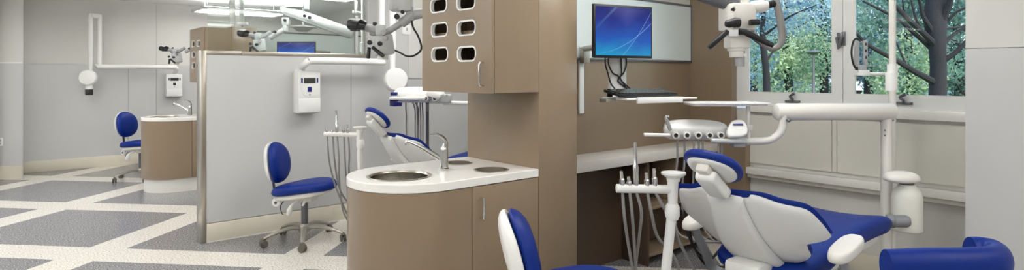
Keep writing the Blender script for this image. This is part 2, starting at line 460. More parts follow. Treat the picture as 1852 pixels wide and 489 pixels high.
w1 = window(1, 1353, 1503, yL-.001, ym+.0015)
w2 = window(2, 1546, 1762, ym-.0015, yw1+.001)
def latch(w, px, py, k):
    y, d = on_x(px, WX); z = zz(py, d)
    bm = NB(); box(bm, (WX-.012, y-.012, z-.05), (WX+.004, y+.012, z+.05), .004)
    tube(bm, [(WX-.01, y, z+.01), (WX-.04, y, z+.012), (WX-.045, y-.01*k, z-.03), (WX-.045, y-.012*k, z-.07)], [.008, .009, .009, .006], 8, 3)
    obj('latch', bm, 'bracket', w)
latch(w1, 1517, 72, 1); latch(w1, 1526, 70, -1)
def stay(w, px, py):
    y, d = on_x(px, WX); z = zz(py, d)
    bm = NB(); box(bm, (WX-.02, y-.06, z-.012), (WX+.006, y+.05, z+.006), .004)
    tube(bm, [(WX-.02, y-.01, z), (WX-.03, y-.015, z+.02), (WX-.025, y+.01, z+.035), (WX-.03, y-.03, z+.06)], [.01, .008, .008, .011], 8, 3)
    obj('stay', bm, 'bracket', w)
stay(w1, 1433, 183); stay(w2, 1632, 186)
# ceiling lights; hung low and glowing on top, shaped to brighten the ceiling
def ceil_light(loc, label):
    t = thing('ceiling_light', label, 'ceiling light', loc, 0, 'hanging rectangular ceiling lights')
    bm = NB(); prism(bm, stadium(1.24, .62, .02, 3), -.20, -.16, [stadium(1.17, .55, .012, 3)]); obj('frame', bm, 'armgrey', t, smooth=False)
    part('diffuser', 'light', t, box, (-.58, -.27, -.205), (.58, .27, -.15), .012)
    for x in (-.5, .5): part('rod', 'silver', t, tube, [(x, 0, -.16), (x, 0, -.0005)], .006, 8)
    return t
first = None
for x in (-7.2, -4.6, -2.0, .6):
    for y in (-3.6, -.8, 1.85, 4.6, 7.3):
        if (x, y) in ((-4.6, 7.3), (-7.2, 7.3)): continue
        if (x, y) == (-2.0, 7.3): y = 6.1
        if first is None: first = ceil_light((x, y, ZC), 'white glowing rectangular light hung just below the ceiling to brighten it')
        else: copy_thing(first, (x, y, ZC))
# ================================================================== outside
sbox('ground_lawn', (WX+.6, -60, -.5), (75, 75, -.02), 'lawn')
sbox('road', (38, -60, -.02), (46, 75, -.005), 'road')
def leaves(bm, c, rad, n, size, shell=.5):
    c = Vector(c)
    for _ in range(n):
        while True:
            v = Vector((random.uniform(-1, 1), random.uniform(-1, 1), random.uniform(-1, 1)))
            if shell < v.length < 1: break
        p = c + Vector((v.x*rad[0], v.y*rad[1], v.z*rad[2]))
        if p.z < 0: continue
        q = Matrix.Rotation(random.uniform(0, 6.28), 3, 'Z') @ Matrix.Rotation(random.uniform(-1.2, 1.2), 3, 'X') @ Matrix.Rotation(random.uniform(0, 6.28), 3, 'Y')
        s = size*random.uniform(.6, 1.3)
        bm.faces.new([bm.verts.new(p + q @ Vector(k)) for k in ((0, -s*.5, 0), (s*.3, 0, s*.06), (0, s*.55, 0), (-s*.3, 0, s*.06))])
def crown(name, m, parent, blobs, size):
    bm = NB()
    for c, rad, n in blobs: leaves(bm, c, rad, int(n*1.9), size*.68)
    me = bpy.data.meshes.new(name); bm.to_mesh(me); bm.free(); me.materials.append(M[m])
    o = bpy.data.objects.new(name, me); COL.objects.link(o); o.parent = parent; return o
# the big tree by the right-hand window
D = 12.0
root = P(1697, CY, D); root.z = -.02
t = thing('tree', 'big dark-trunked tree with spreading bare lower branches outside the right-hand window pane', 'tree', root, 0, 'trees outside the windows')
bm = NB()
pts = [P(1698, 300, D), P(1696, 172, D), P(1697, 123, D), P(1695, 82, D), P(1692, 41, D+.1), P(1697, 0, D+.2), P(1705, -60, D+.4), P(1700, -160, D+.6)]
pts[0].z = -.1
tube(bm, pts, [.22, .155, .142, .15, .2, .22, .15, .07], 14, 4)
def limb(pl, r0, r1, dd=0):
    n = len(pl); q = [P(x, y, D + dd*i/(n-1)) for i, (x, y) in enumerate(pl)]
    tube(bm, q, [r0 + (r1-r0)*i/(n-1) for i in range(n)], 8, 4)
limb([(1690, 150), (1679, 143), (1653, 129), (1622, 110), (1601, 99), (1568, 80), (1548, 60), (1525, 50)], 0.072, 0.022, -.6)
limb([(1700, 118), (1710, 108), (1727, 96), (1747, 76), (1780, 40)], 0.061, 0.036, -.3)
limb([(1702, 88), (1708, 78), (1727, 61), (1747, 49), (1790, 30)], 0.043, 0.022, .4)
limb([(1692, 85), (1680, 70), (1649, 41), (1624, 16), (1590, -20)], 0.065, 0.036, -.4)
limb([(1690, 95), (1678, 82), (1641, 49), (1622, 33), (1585, 14), (1560, 2)], 0.054, 0.018, .3)
limb([(1690, 40), (1684, 15), (1680, -15), (1660, -70)], 0.072, 0.036, .5)
limb([(1702, 40), (1714, 15), (1722, -10), (1740, -60)], 0.079, 0.043, -.3)
limb([(1712, 40), (1730, 22), (1750, 12), (1780, -5)], 0.029, 0.014, -.3)
limb([(1668, 62), (1655, 30), (1648, 0), (1640, -30)], 0.025, 0.014, .2)
limb([(1700, 60), (1712, 52), (1732, 50), (1752, 44)], .03, .012, .2)
limb([(1688, 60), (1670, 30), (1664, 5), (1655, -20)], .05, .02, -.2)
limb([(1652, 45), (1636, 22), (1632, -5)], .025, .012, -.3)
limb([(1640, 120), (1620, 75), (1606, 50)], 0.022, 0.011, .3)
for v in bm.verts: v.co -= root
obj('trunk', bm, 'bark', t)
bl = []
for px, py, r, n in ((1600, 5, 1.0, 500), (1660, -20, 1.1, 600), (1740, -10, 1.0, 600), (1735, 40, .7, 220), (1650, 20, .7, 200), (1590, 60, .6, 160), (1620, 100, .5, 90), (1740, 115, .5, 140), (1560, 25, .7, 260)):
    bl.append((P(px, py, D+random.uniform(1.3, 2.4)) - root, (r, r, r*.7), n))
crown('crown', 'leaf_a', t, bl, .15)
# trees and shrubs behind it
GT = 'trees outside the windows'
def back_tree(px, d, hh, blobs, m, label, size=.24, tr=.16):
    r = P(px, CY, d); r.z = -.02
    t = thing('tree', label, 'tree', r, 0, GT)
    bm = NB(); tube(bm, [(0, 0, -.05), (.05, 0, hh*.3), (-.05, .08, hh*.6), (.05, 0, hh)], [tr*1.2, tr, tr*.8, tr*.25], 10, 4)
    for k in range(5):
        a = k*2.4; z = hh*(.4+.1*k); tube(bm, [(0, 0, z), (math.cos(a)*.7, math.sin(a)*.7, z+.5), (math.cos(a)*1.5, math.sin(a)*1.5, z+.8)], [tr*.4, tr*.28, tr*.1], 7, 3)
    obj('trunk', bm, 'bark', t)
    crown('crown', m, t, [(P(x, y, d+dd)-r, (q, q, q*.8), n) for x, y, q, dd, n in blobs], size)
    return t
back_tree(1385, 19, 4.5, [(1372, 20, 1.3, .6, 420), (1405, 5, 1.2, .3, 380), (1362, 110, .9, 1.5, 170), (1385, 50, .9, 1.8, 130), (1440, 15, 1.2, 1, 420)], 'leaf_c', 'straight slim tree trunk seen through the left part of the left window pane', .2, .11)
back_tree(1425, 24, 5, [(1420, 70, 1.6, 0, 1100), (1400, 110, 1.3, .4, 700), (1445, 100, 1.4, .2, 800), (1425, 140, 1.4, -.2, 700)], 'leaf_b', 'bright yellow-green bushy tree in the middle of the left window pane', .2)
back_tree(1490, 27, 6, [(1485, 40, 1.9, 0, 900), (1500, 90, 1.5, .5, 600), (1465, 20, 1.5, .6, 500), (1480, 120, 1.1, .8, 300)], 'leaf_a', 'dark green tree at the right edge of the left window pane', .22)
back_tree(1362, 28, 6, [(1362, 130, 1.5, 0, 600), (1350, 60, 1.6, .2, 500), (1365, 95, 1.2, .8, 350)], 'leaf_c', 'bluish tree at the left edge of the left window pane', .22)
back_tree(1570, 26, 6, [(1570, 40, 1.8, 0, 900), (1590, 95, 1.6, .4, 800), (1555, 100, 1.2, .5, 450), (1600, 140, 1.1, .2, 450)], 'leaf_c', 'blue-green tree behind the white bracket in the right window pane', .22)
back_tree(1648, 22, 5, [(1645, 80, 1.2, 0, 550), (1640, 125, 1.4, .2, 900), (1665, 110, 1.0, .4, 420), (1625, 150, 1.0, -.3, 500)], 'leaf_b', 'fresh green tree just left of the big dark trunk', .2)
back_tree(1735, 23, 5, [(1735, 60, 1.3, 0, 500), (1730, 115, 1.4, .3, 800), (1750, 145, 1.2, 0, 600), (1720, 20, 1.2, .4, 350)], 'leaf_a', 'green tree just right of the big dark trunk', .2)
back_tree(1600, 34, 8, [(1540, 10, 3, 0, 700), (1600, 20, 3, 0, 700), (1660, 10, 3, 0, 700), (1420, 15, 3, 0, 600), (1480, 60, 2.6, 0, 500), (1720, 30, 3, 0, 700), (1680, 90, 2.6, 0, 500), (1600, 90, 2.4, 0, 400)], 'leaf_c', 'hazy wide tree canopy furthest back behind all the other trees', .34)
# clipped shrubs low along the far side
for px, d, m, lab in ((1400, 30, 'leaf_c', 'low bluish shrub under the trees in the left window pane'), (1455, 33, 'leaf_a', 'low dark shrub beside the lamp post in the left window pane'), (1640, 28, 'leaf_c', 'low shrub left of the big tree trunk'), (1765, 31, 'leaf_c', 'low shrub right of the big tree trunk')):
    r = P(px, CY, d); r.z = -.02
    t = thing('shrub', lab, 'shrub', r, 0, 'shrubs outside the windows')
    part('stem', 'bark', t, tube, [(0, 0, -.03), (0, 0, .5), (.05, 0, .9)], [.05, .04, .02], 8)
    crown('foliage', m, t, [((0, 0, .55), (1.3, 1.3, .75), 700), ((.9, -.8, .5), (.9, .9, .6), 350)], .17)
# lamp post
r = P(1471, CY, 21); r.z = -.02
t = thing('street_lamp', 'thin dark lamp post with a flat lantern head seen through the left window', 'street lamp', r)
part('post', 'bracket', t, lathe, [(.11, 0), (.11, .3), (.06, .4), (.045, 1.2), (.035, 2.1)], seg=12)
part('lantern', 'bracket', t, lathe, [(.035, 2.1), (.16, 2.14), (.24, 2.2), (.12, 2.26), (0, 2.28)], seg=12)
# parked car
r = P(1527, CY, 41); r.z = -.005
t = thing('car', 'white parked car far off, partly hidden behind the window mullion', 'car', r, RZ)
sidep = [(-2.1, .35), (-2.12, .75), (-1.9, .9), (-1.2, .98), (-.7, 1.42), (.75, 1.45), (1.45, 1.0), (2.05, .9), (2.12, .6), (2.08, .35)]
bm = NB(); prism(bm, sidep, -.8, .8, mtx=Matrix(((1, 0, 0, 0), (0, 0, 1, 0), (0, 1, 0, 0), (0, 0, 0, 1)))); obj('body', bm, 'white', t, ang=25)
bm = NB()
for s in (-1, 1):
    prism(bm, [(-1.0, 1.0), (-.62, 1.36), (.05, 1.38), (.05, 1.0)], -.006, .006, mtx=Matrix(((1, 0, 0, 0), (0, 0, 1, .8*s), (0, 1, 0, 0), (0, 0, 0, 1))))
    prism(bm, [(.12, 1.0), (.12, 1.38), (.7, 1.38), (1.2, 1.02)], -.006, .006, mtx=Matrix(((1, 0, 0, 0), (0, 0, 1, .8*s), (0, 1, 0, 0), (0, 0, 0, 1))))
obj('side_window', bm, 'display', t)
for x in (-1.3, 1.3):
    for s in (-1, 1):
        part('wheel', 'black', t, lathe, [(0, 0), (.2, 0), (.32, .02), (.33, .1), (.32, .18), (.2, .2), (0, .2)], (x, .62*s if s > 0 else -.82, .335), (0, 1, 0), 20)
# ================================================================== cabinets of the bay wall
def frontmtx(x):          # prism drawn in (y, z), thickness along +x from plane x
    return Matrix(((0, 0, 1, x), (1, 0, 0, 0), (0, 1, 0, 0), (0, 0, 0, 1)))
def counter_outline(i, x1=0.0, n=22):
    r = .326 - i
    o = [(x1, i), (-.6, i)]
    o += [(-.6 - r*math.sin(PI*k/n), .326 - r*math.cos(PI*k/n)) for k in range(1, n)]
    return o + [(-.6, .652-i), (x1, .652-i)]
XD = on_y(855, 0)[0]
def base_cabinet(label):
    t = thing('base_cabinet', label, 'cabinet', (-.4, .326, 0), 0, 'round-ended sink cabinets')
    W = dict(world=True)
    part('toe_kick', 'cream', t, prism, counter_outline(.032, -.002), 0, .162, **W)
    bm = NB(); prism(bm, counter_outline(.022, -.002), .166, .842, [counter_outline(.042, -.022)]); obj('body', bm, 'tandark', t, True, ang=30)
    # curved laminate skin round the end
    out = [p for p in counter_outline(.004) if p[0] < XD-.05]; inn = [p for p in counter_outline(.021) if p[0] < XD-.05]
    o = [(XD-.003, .004)] + out + [(-.3, .648), (-.3, .631)] + inn[::-1] + [(XD-.003, .021)]
    bm = NB(); prism(bm, o, .164, .843); obj('curved_panel', bm, 'tan', t, True, ang=30)
    d = part('door', 'tan', t, box, (XD+.001, .002, .168), (-.004, .021, .842), .002, **W)
    xh, dh = on_y(870, 0)
    z0, z1 = zz(398, dh), zz(355, dh)
    part('handle', 'chrome', d, tube, [(xh, .003, z0+.01), (xh, -.022, z0+.01), (xh, -.026, z0+.03), (xh, -.026, z1-.03), (xh, -.022, z1-.01), (xh, .003, z1-.01)], .006, 10)
    d.children[0].data.transform(Matrix.Translation((.4, -.326, 0)))
    return t
def hole_c(cx, cy, px0, px1):
    a, b = P(px0, cy, (1.4-.888)*F/(cy-CY)), P(px1, cy, (1.4-.888)*F/(cy-CY))
    return ((a.x+b.x)/2, (a.y+b.y)/2, (b-a).length/2)
H1 = hole_c(728, 320, 674, 783); H2 = hole_c(888, 307.5, 859, 918); H3 = hole_c(828, 295, 802, 852)
H1 = (min(max(H1[0], -.72), -.6), .3, min(H1[2], .16))
def circ(c, r, n=40): return [(c[0]+r*math.cos(2*PI*k/n), c[1]+r*math.sin(2*PI*k/n)) for k in range(n)]
def worktop(label):
    t = thing('worktop', label, 'worktop', (-.4, .326, .845), 0, 'white sink worktops')
    bm = NB(); prism(bm, counter_outline(0, -.0015), .845, .888, [circ(H1, H1[2]), circ(H2, H2[2]), circ(H3, H3[2])])
    o = obj('slab', bm, 'solid', t, True, ang=30)
    md = o.modifiers.new('edge', 'BEVEL'); md.width = .004; md.segments = 2; md.limit_method = 'ANGLE'; md.angle_limit = 1.0
    return t
def sink(label):
    x, y, r = H1
    t = thing('sink_bowl', label, 'sink', (x, y, .889), 0, 'round steel sinks')
    ri = r-.002
    part('bowl', 'basin', t, lathe, [(ri-.001, -.0065), (ri-.004, -.0065), (ri-.005, -.02), (ri*.96, -.08), (ri*.8, -.125), (ri*.4, -.14), (.022, -.142), (.022, -.15), (ri*.42, -.147), (ri*.84, -.13), (ri-.001, -.08), (ri-.001, -.0066), (ri-.001, -.0065)], seg=40, cap=False)
    part('rim', 'steel', t, lathe, [(r+.013, 0), (r+.010, .0025), (r-.001, .0022), (r-.006, -.006), (r-.0035, -.006), (r-.003, .0004), (r+.0125, .0004), (r+.013, 0)], seg=40, cap=False)
    part('drain', 'chrome', t, lathe, [(0, -.14), (.02, -.1405), (.021, -.143), (0, -.1435)], seg=20)
    return t
def chute(H, label):
    x, y, r = H
    t = thing('waste_chute', label, 'waste chute', (x, y, .889), 0, 'steel waste chutes in the worktops')
    ri = r-.002
    part('ring', 'steel', t, lathe, [(r+.009, .0), (r+.007, .0018), (r-.004, .002), (r-.007, -.09), (r-.004, -.09), (r-.002, .0), (r+.009, .0)], seg=36, cap=False)
    part('flap', 'basin', t, lathe, [(0, -.082), (r-.012, -.082), (r-.012, -.086), (0, -.086)], seg=30)
    return t
FX, FY = P(803, 307, (1.4-.888)*F/(307-CY)).xy
def faucet(label):
    t = thing('faucet', label, 'faucet', (FX, FY, .889), RZ, 'chrome faucets')
    s = 3.22/F
    part('body', 'chrome', t, lathe, [(.030, 0), (.030, .006), (.025, .010), (.023, .05), (.022, .1), (.021, .112), (.017, .122), (0, .124)], seg=24)
    part('spout', 'chrome', t, tube, [(0, 0, .042), (-.05, 0, .075), (-.12, 0, .118), (-.185, 0, .148), (-.2, 0, .146), (-.203, 0, .13)], [.017, .015, .012, .010, .010, .009], 12, 4)
    part('neck', 'chrome', t, tube, [(0, 0, .12), (.004, 0, .140)], [.012, .010], 12)
    part('lever', 'chrome', t, tube, [(.012, 0, .11), (.012, 0, .145), (-.004, 0, .172), (-.04, 0, .190), (-.075, 0, .190)], [.009, .009, .008, .007, .006], 10, 4, squash=(1, 1.3))
    return t
def wall_cabinet(label):
    t = thing('wall_cabinet', label, 'cabinet', (-.165, .326, 1.305), 0, 'wall cabinets with oval vents')
    bm = NB(); x0, x1, y0, y1, z0, z1, k = -.308, -.001, .002, .65, 1.305, 1.98, .018
    for lo, hi in (((x0, y0, z0), (x1, y0+k, z1)), ((x0, y1-k, z0), (x1, y1, z1)), ((x0, y0+k, z0), (x1, y1-k, z0+k)), ((x0, y0+k, z1-k), (x1, y1-k, z1)), ((x1-k, y0+k, z0+k), (x1, y1-k, z1-k)), ((x0+.02, y0+k, 1.62), (x1-k, y1-k, 1.638))): box(bm, lo, hi)
    obj('body', bm, 'tan', t, True, False)
    holes, rings = [], []
    for px, py in ((795.5, 98.5), (844, 97.5), (795, 54), (843.5, 50.5), (793.5, 10), (843, 4)):
        y, d = on_x(px, -.33); z = zz(py, d)
        holes.append(stadium(.158, .072, .028, 5, y, z)); rings.append((y, z))
    bm = NB(); prism(bm, [(.0005, 1.303), (.652, 1.303), (.652, 1.98), (.0005, 1.98)], 0, .019, holes, mtx=frontmtx(-.33))
    d = obj('door', bm, 'tan', t, True, ang=30)
    for y, z in rings:
        bm = NB(); prism(bm, stadium(.170, .084, .034, 6, y, z), 0, .0215, [stadium(.153, .067, .026, 6, y, z)], mtx=frontmtx(-.333))
        o = obj('vent_ring', bm, 'white', t, True, ang=30); o['label'] = 'white oval vent ring'
    y, dd = on_x(874, -.33); z0, z1 = zz(155, dd), zz(113, dd)
    part('handle', 'chrome', t, tube, [(-.329, y, z0), (-.352, y, z0), (-.357, y, z0+.012), (-.357, y, z1-.012), (-.352, y, z1), (-.329, y, z1)], .005, 10, world=True)
    return t
def tall_cabinet(label):
    t = thing('tall_cabinet', label, 'cabinet', (.15, .326, 0), 0, 'tall tan end cabinets')
    part('body', 'tan', t, box, (.0005, .002, .0), (.299, .652, 2.0), .002, world=True)
    return t
bc = base_cabinet('tan round-ended sink cabinet with one door, nearest the camera beside the blue stool back')
wt = worktop('white worktop with rounded end and three steel-lined holes, on the nearest sink cabinet')
sk = sink('large round steel sink in the nearer white worktop, left of the faucet')
c1 = chute(H2, 'round steel waste chute in the near worktop, right of the faucet above the door')
c2 = chute(H3, 'round steel waste chute in the near worktop, just behind the faucet')
fc = faucet('chrome single-lever faucet standing in the middle of the near worktop')
wc = wall_cabinet('tan wall cabinet with six white-ringed oval vents and bar handle, above the near worktop')
tc = tall_cabinet('tall tan end panel cabinet between the near sink worktop and the desk')
def rep(o, label): return copy_thing(o, Vector(o.matrix_basis.translation) + Vector((0, DB, 0)), o.rotation_euler.z, label)
rep(bc, 'tan round-ended sink cabinet in the far bay, behind the steel partition post')
rep(wt, 'white rounded worktop on the far sink cabinet beside the far blue stool')
rep(sk, 'round steel sink in the far white worktop')
rep(c1, 'steel waste chute in the far worktop, closer to the front'); rep(c2, 'steel waste chute at the back of the far worktop')
rep(fc, 'chrome faucet on the far white worktop left of the steel post')
rep(wc, 'tan wall cabinet with vent holes seen above the far sink, over the partition end')
rep(tc, 'tall tan cabinet block rising behind the low partition at the far bay')
# ------------------------------------------------------------------ desk
YF = .285
def desk():
    t = thing('desk', 'pale stone-topped desk against the tan wall behind the dental chair', 'desk', (1.2, .45, 0))
    W = dict(world=True)
    part('desk_top', 'desk', t, box, (.3015, YF, .762), (XT-.001, YD-.001, .832), .004, **W)
    part('side_panel', 'tandark', t, box, (.3015, YF+.03, 0), (.318, YD-.02, .761), .001, **W)  # liner added over the tan cabinet side, coloured as kneehole shade
    part('back_panel', 'tandark', t, box, (.3185, YD-.019, .0), (1.365, YD-.004, .761), **W)  # added behind the kneehole; its dark colour stands in for shade
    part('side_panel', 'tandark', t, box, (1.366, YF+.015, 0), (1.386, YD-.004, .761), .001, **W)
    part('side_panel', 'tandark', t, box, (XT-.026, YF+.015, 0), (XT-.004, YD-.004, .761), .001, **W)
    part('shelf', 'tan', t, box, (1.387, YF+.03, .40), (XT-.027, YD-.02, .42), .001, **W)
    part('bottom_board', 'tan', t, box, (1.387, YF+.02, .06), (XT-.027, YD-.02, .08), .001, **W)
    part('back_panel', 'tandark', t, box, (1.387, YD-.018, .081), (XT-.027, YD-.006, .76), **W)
    part('divider', 'tan', t, box, (1.74, YF+.03, .421), (1.758, YD-.02, .76), .001, **W)
    return t
desk()
# ------------------------------------------------------------------ writing boards, monitors
def board(dy, label):
    t = thing('whiteboard', label, 'whiteboard', (1.2, YD+dy-.002, 1.51), 0, 'pale boards on the tan walls')
    a, b = .33, on_y(1249, YD)[0]
    bm = NB(); prism(bm, [(a, 1.505), (b, 1.505), (b, 1.997), (a, 1.997)], 0, .02, [[(a+.014, 1.519), (b-.018, 1.519), (b-.018, 1.981), (a+.014, 1.981)]], mtx=Matrix(((1, 0, 0, 0), (0, 0, 1, YD+dy-.022), (0, 1, 0, 0), (0, 0, 0, 1))))
    obj('frame', bm, 'bracket', t, True, False)
    part('surface', 'board', t, box, (a+.0145, YD+dy-.014, 1.5195), (b-.0185, YD+dy-.003, 1.9805), world=True)
    return t
board(0, 'pale glassy whiteboard in a thin dark frame on the tan wall behind the near monitor')
board(DB, 'pale whiteboard seen over the low partition behind the distant blue screen')
def monitor(loc, rz, w, h, label):
    t = thing('monitor', label, 'monitor', loc, rz, 'flat monitors with blue screens')
    part('housing', 'black', t, box, (-w/2, 0, 0), (w/2, .024, h), .005)
    part('screen', 'screen', t, box, (-w/2+.013, -.0015, .016), (w/2-.013, .001, h-.014))
    part('back_cover', 'black', t, box, (-w*.3, .0245, h*.15), (w*.3, .075, h*.8), .012)
    return t
DM = 3.5
mrz = RZ + math.radians(27)
mc = P(1128.5, 105.5, DM)
monitor(mc, mrz, .425, .310, 'black-framed monitor with a bright blue screen held above the keyboard tray')
d2 = 7.75
m2 = P(535.5, 104, d2)
monitor(m2, RZ, .50, .2+.005, 'distant monitor with a blue screen peeking over the low partition')
# stand with tray that carries monitor and keyboard
DT = 3.52
t = thing('monitor_mount', 'white wall-mounted upright with keyboard tray under the near monitor', 'monitor mount', P(1128, 176, DT), mrz)
o = t.matrix_basis.translation
def LT(px, py, d, th=t): return th.matrix_basis.inverted() @ P(px, py, d)
hgt = LT(1128, 100, DM).z
part('upright', 'white', t, box, (-.02, .0995, -.012), (.10, .13, hgt+.12), .006)
part('head_plate', 'armgrey', t, box, (-.06, .0775, hgt+.0), (.06, .0995, hgt+.16), .004)
part('tray', 'white', t, box, (-.09, -.15, -.012), (.30, .0985, .0), .004)
part('tray_front', 'white', t, box, (-.03, -.17, -.03), (.30, -.152, .004), .003)
part('mouse_tray', 'white', t, box, (.301, -.14, -.012), (.44, .05, -.004), .003)
part('side_tab', 'silver', t, box, (-.16, -.05, -.026), (-.091, .02, -.004), .004)
aw = on_y(1050, YD)
wp = LT(0, 0, 1) if False else t.matrix_basis.inverted() @ Vector((.93, YD-.01, zz(88, 4.2)))
part('back_bar', 'silver', t, tube, [(0, .13, hgt+.1), (.02, .18, hgt+.1), (wp.x*.6, wp.y*.6, wp.z), (wp.x, wp.y-.03, wp.z)], .02, 10)
tr = thing('wall_rail', 'slim white wall rail that carries the monitor arm at the tan wall', 'wall rail', (.93, YD-.002, zz(200, 4.3)))
zr0, zr1 = zz(205, 4.3), zz(84, 4.3)
part('rail', 'white', tr, box, (.90, YD-.022, zr0), (.95, YD-.001, zr1), .004, world=True)
part('carriage', 'silver', tr, box, (.895, YD-.07, zr1-.12), (.955, YD-.023, zr1-.01), .005, world=True)
m2rel = t.matrix_basis.translation - mc
q = copy_thing(t, m2 + Matrix.Rotation(RZ-mrz, 3, 'Z') @ m2rel, RZ, 'wall mount holding the distant blue screen behind the low partition')
# keyboard, mouse
kb = thing('keyboard', 'black keyboard lying on the white tray under the near monitor', 'keyboard', t.matrix_basis @ Vector((.1, -.045, .001)), mrz)
part('body', 'black', kb, box, (-.225, -.075, 0), (.205, .075, .016), .004)
bm = NB()
for r in range(5):
    for c in range(17): box(bm, (-.21+c*.0235, -.064+r*.026, .016), (-.21+c*.0235+.019, -.064+r*.026+.021, .021))
obj('keys', bm, 'display', kb, smooth=False)
part('foot', 'black', kb, box, (-.2, .055, -.026), (-.17, .07, .001)); part('foot', 'black', kb, box, (.15, .055, -.026), (.18, .07, .001))
kb.rotation_euler = (math.radians(10), 0, mrz); kb.location.z += .0175
ms = thing('keyboard_hub', 'small black box standing behind the keyboard', 'device', t.matrix_basis @ Vector((.13, .063, .001)), mrz)
part('case', 'black', ms, box, (-.055, -.018, 0), (.055, .02, .04), .004)
part('front_button', 'bracket', ms, lathe, [(0, 0), (.006, 0), (.006, .003), (0, .003)], (.035, -.0185, .022), (0, -1, 0), 12)
for k, (x0, x1, zmid) in enumerate(((-.07, -.03, -.16), (-.045, .03, -.12), (.05, .05, -.14), (.09, .03, -.15))):
    zt = hgt + .015
    c = thing('cable', ['thick black cable hanging furthest left under the near monitor', 'black cable crossing in front of the monitor upright', 'short black cable hanging straight under the near monitor', 'black cable looping right under the near monitor'][k], 'cable', t.matrix_basis @ Vector((x0, .086+.0025*k, zt-.02)), mrz, 'cables under the monitor')
    part('sheath', 'black', c, tube, [(0, 0, 0), (.002, .0, -.05), ((x1-x0)*.4, -.005, -.10), ((x1-x0), .0, zmid), (x1-x0+.05+k*.02, 0, -.21), (.1-x0*.2, .0, -zt+.045)], .0045, 8, 5)
# ================================================================== stools
def caster(bm, x, y, a):
    m = Matrix.Translation((x, y, 0)) @ Matrix.Rotation(a, 4, 'Z')
    for s in (-1, 1):
        n0 = len(bm.verts); bm.verts.ensure_lookup_table()
        lathe(bm, [(0, 0), (.014, 0), (.026, .003), (.031, .009), (.031, .016), (.026, .021), (0, .021)], (0, .003*s, .0315), (0, s, 0), 16)
        bm.verts.ensure_lookup_table()
        for v in bm.verts[n0:]: v.co = m @ v.co
    n0 = len(bm.verts)
    tube(bm, [(-.026, 0, .036), (-.016, 0, .06), (.004, 0, .068), (.02, 0, .058)], [.009, .013, .014, .010], 8, 2)
    bm.verts.ensure_lookup_table()
    for v in bm.verts[n0:]: v.co = m @ v.co
def stool_base(t, zseat, r=.325, ph=.3, col='silver'):
    part('column', 'bracket', t, lathe, [(.028, .10), (.028, zseat-.16), (.022, zseat-.158), (.022, zseat-.09), (0, zseat-.09)], seg=18)
    part('gas_lift_collar', 'white', t, lathe, [(.03, zseat-.17), (.034, zseat-.165), (.034, zseat-.14), (.024, zseat-.135), (.0, zseat-.135)], seg=18)
    part('hub', col, t, lathe, [(0, .08), (.045, .085), (.05, .10), (.046, .135), (.032, .15), (0, .15)], seg=20)
    for k in range(5):
        a = ph + k*2*PI/5; c, s = math.cos(a), math.sin(a)
        bm = NB()
        tube(bm, [(c*.03, s*.03, .118), (c*r*.35, s*r*.35, .128), (c*r*.7, s*r*.7, .105), (c*r*.95, s*r*.95, .078), (c*r, s*r, .068)], [.026, .024, .019, .015, .013], 10, 4, squash=(.75, 1), up=(0, 0, 1))
        tube(bm, [(c*r, s*r, .075), (c*r, s*r, .05)], .009, 8)
        lg = obj('leg', bm, col, t)
        bm = NB(); caster(bm, c*r, s*r, a+1.2+k); obj('caster', bm, 'caster', lg)
def stool(loc, rz, zs, label, zb=None, br=(.18, .175), seat=(.255, .205), lean=.12, tilt=.10, ph=.3):
    t = thing('dental_stool', label, 'stool', loc, rz, 'blue dental stools')
    stool_base(t, zs, ph=ph)
    def sm(x, y, z): return Vector((x, y, zs - .04 + z + x*tilt - .03*(x/seat[0])**2*(1 if x > 0 else .2)))
    part('seat', 'blue', t, puffy, superell(seat[0], seat[1], 44, 2.25), .045, .035, sm)
    def pm(x, y, z): return Vector((x, y, zs - .095 + z + x*tilt))
    part('seat_pan', 'cream', t, puffy, superell(seat[0]*.86, seat[1]*.85, 36, 2.6), .03, .025, pm)
    part('mechanism', 'cream', t, box, (-.19, -.07, zs-.155), (.09, .07, zs-.108), .015)
    # paddles and knob of the mechanism
    part('lever', 'white', t, tube, [(-.02, -.09, zs-.14), (-.05, -.13, zs-.17), (-.06, -.15, zs-.21), (-.065, -.155, zs-.245)], [.009, .011, .027, .02], 10, 4, squash=(1, .5))
    part('lever', 'white', t, tube, [(.05, -.09, zs-.14), (.055, -.14, zs-.15), (.06, -.17, zs-.16)], [.008, .01, .008], 8, 3)
    part('tension_knob', 'white', t, lathe, [(0, 0), (.034, 0), (.037, .006), (.037, .02), (.03, .026), (0, .026)], (-.215, -.05, zs-.165), (0, -1, 0), 20)
    part('knob_cap', 'bracket', t, lathe, [(0, 0), (.012, 0), (.012, .004), (0, .004)], (-.215, -.0765, zs-.165), (0, -1, 0), 12)
    zb = zb or zs + .24
    part('back_bar', 'bracket', t, tube, [(-.12, 0, zs-.13), (-.2, 0, zs-.135), (-.255, 0, zs-.10), (-.275, 0, zs+.02), (-.275-lean*.05, 0, zb)], .012, 8, 5, squash=(.6, 1.6))
    part('release_wire', 'black', t, tube, [(-.17, -.03, zs-.16), (-.18, -.06, zs-.2), (-.16, -.08, zs-.25), (-.145, -.085, zs-.255)], .004, 6, 4)
    out = superell(br[0], br[1], 40, 2.2)
    def bmapf(off):
        def f(x, y, z):      # x across, y up, z forward; curved round the sitter
            return Vector((-.245 + off + z - (y)*lean + .9*x*x - .08*max(0, y)**2, x, zb + y))
        return f
    part('backrest_pad', 'blue', t, puffy, out, .07, .02, bmapf(0), prof=PROFD)
    part('backrest_shell', 'white', t, puffy, [(x*.985, y*.985) for x, y in out], .012, .05, bmapf(-.024), prof=PROFD)
    return t
d = 1519/(437-135.)
s1 = P(551, 437, d); s1.z = 0
stool(s1, RZ + math.radians(-5), .50, 'blue dental stool on five casters in front of the grey partition', zb=.660, br=(.16, .172), seat=(.265, .215), ph=1.31, tilt=.15)
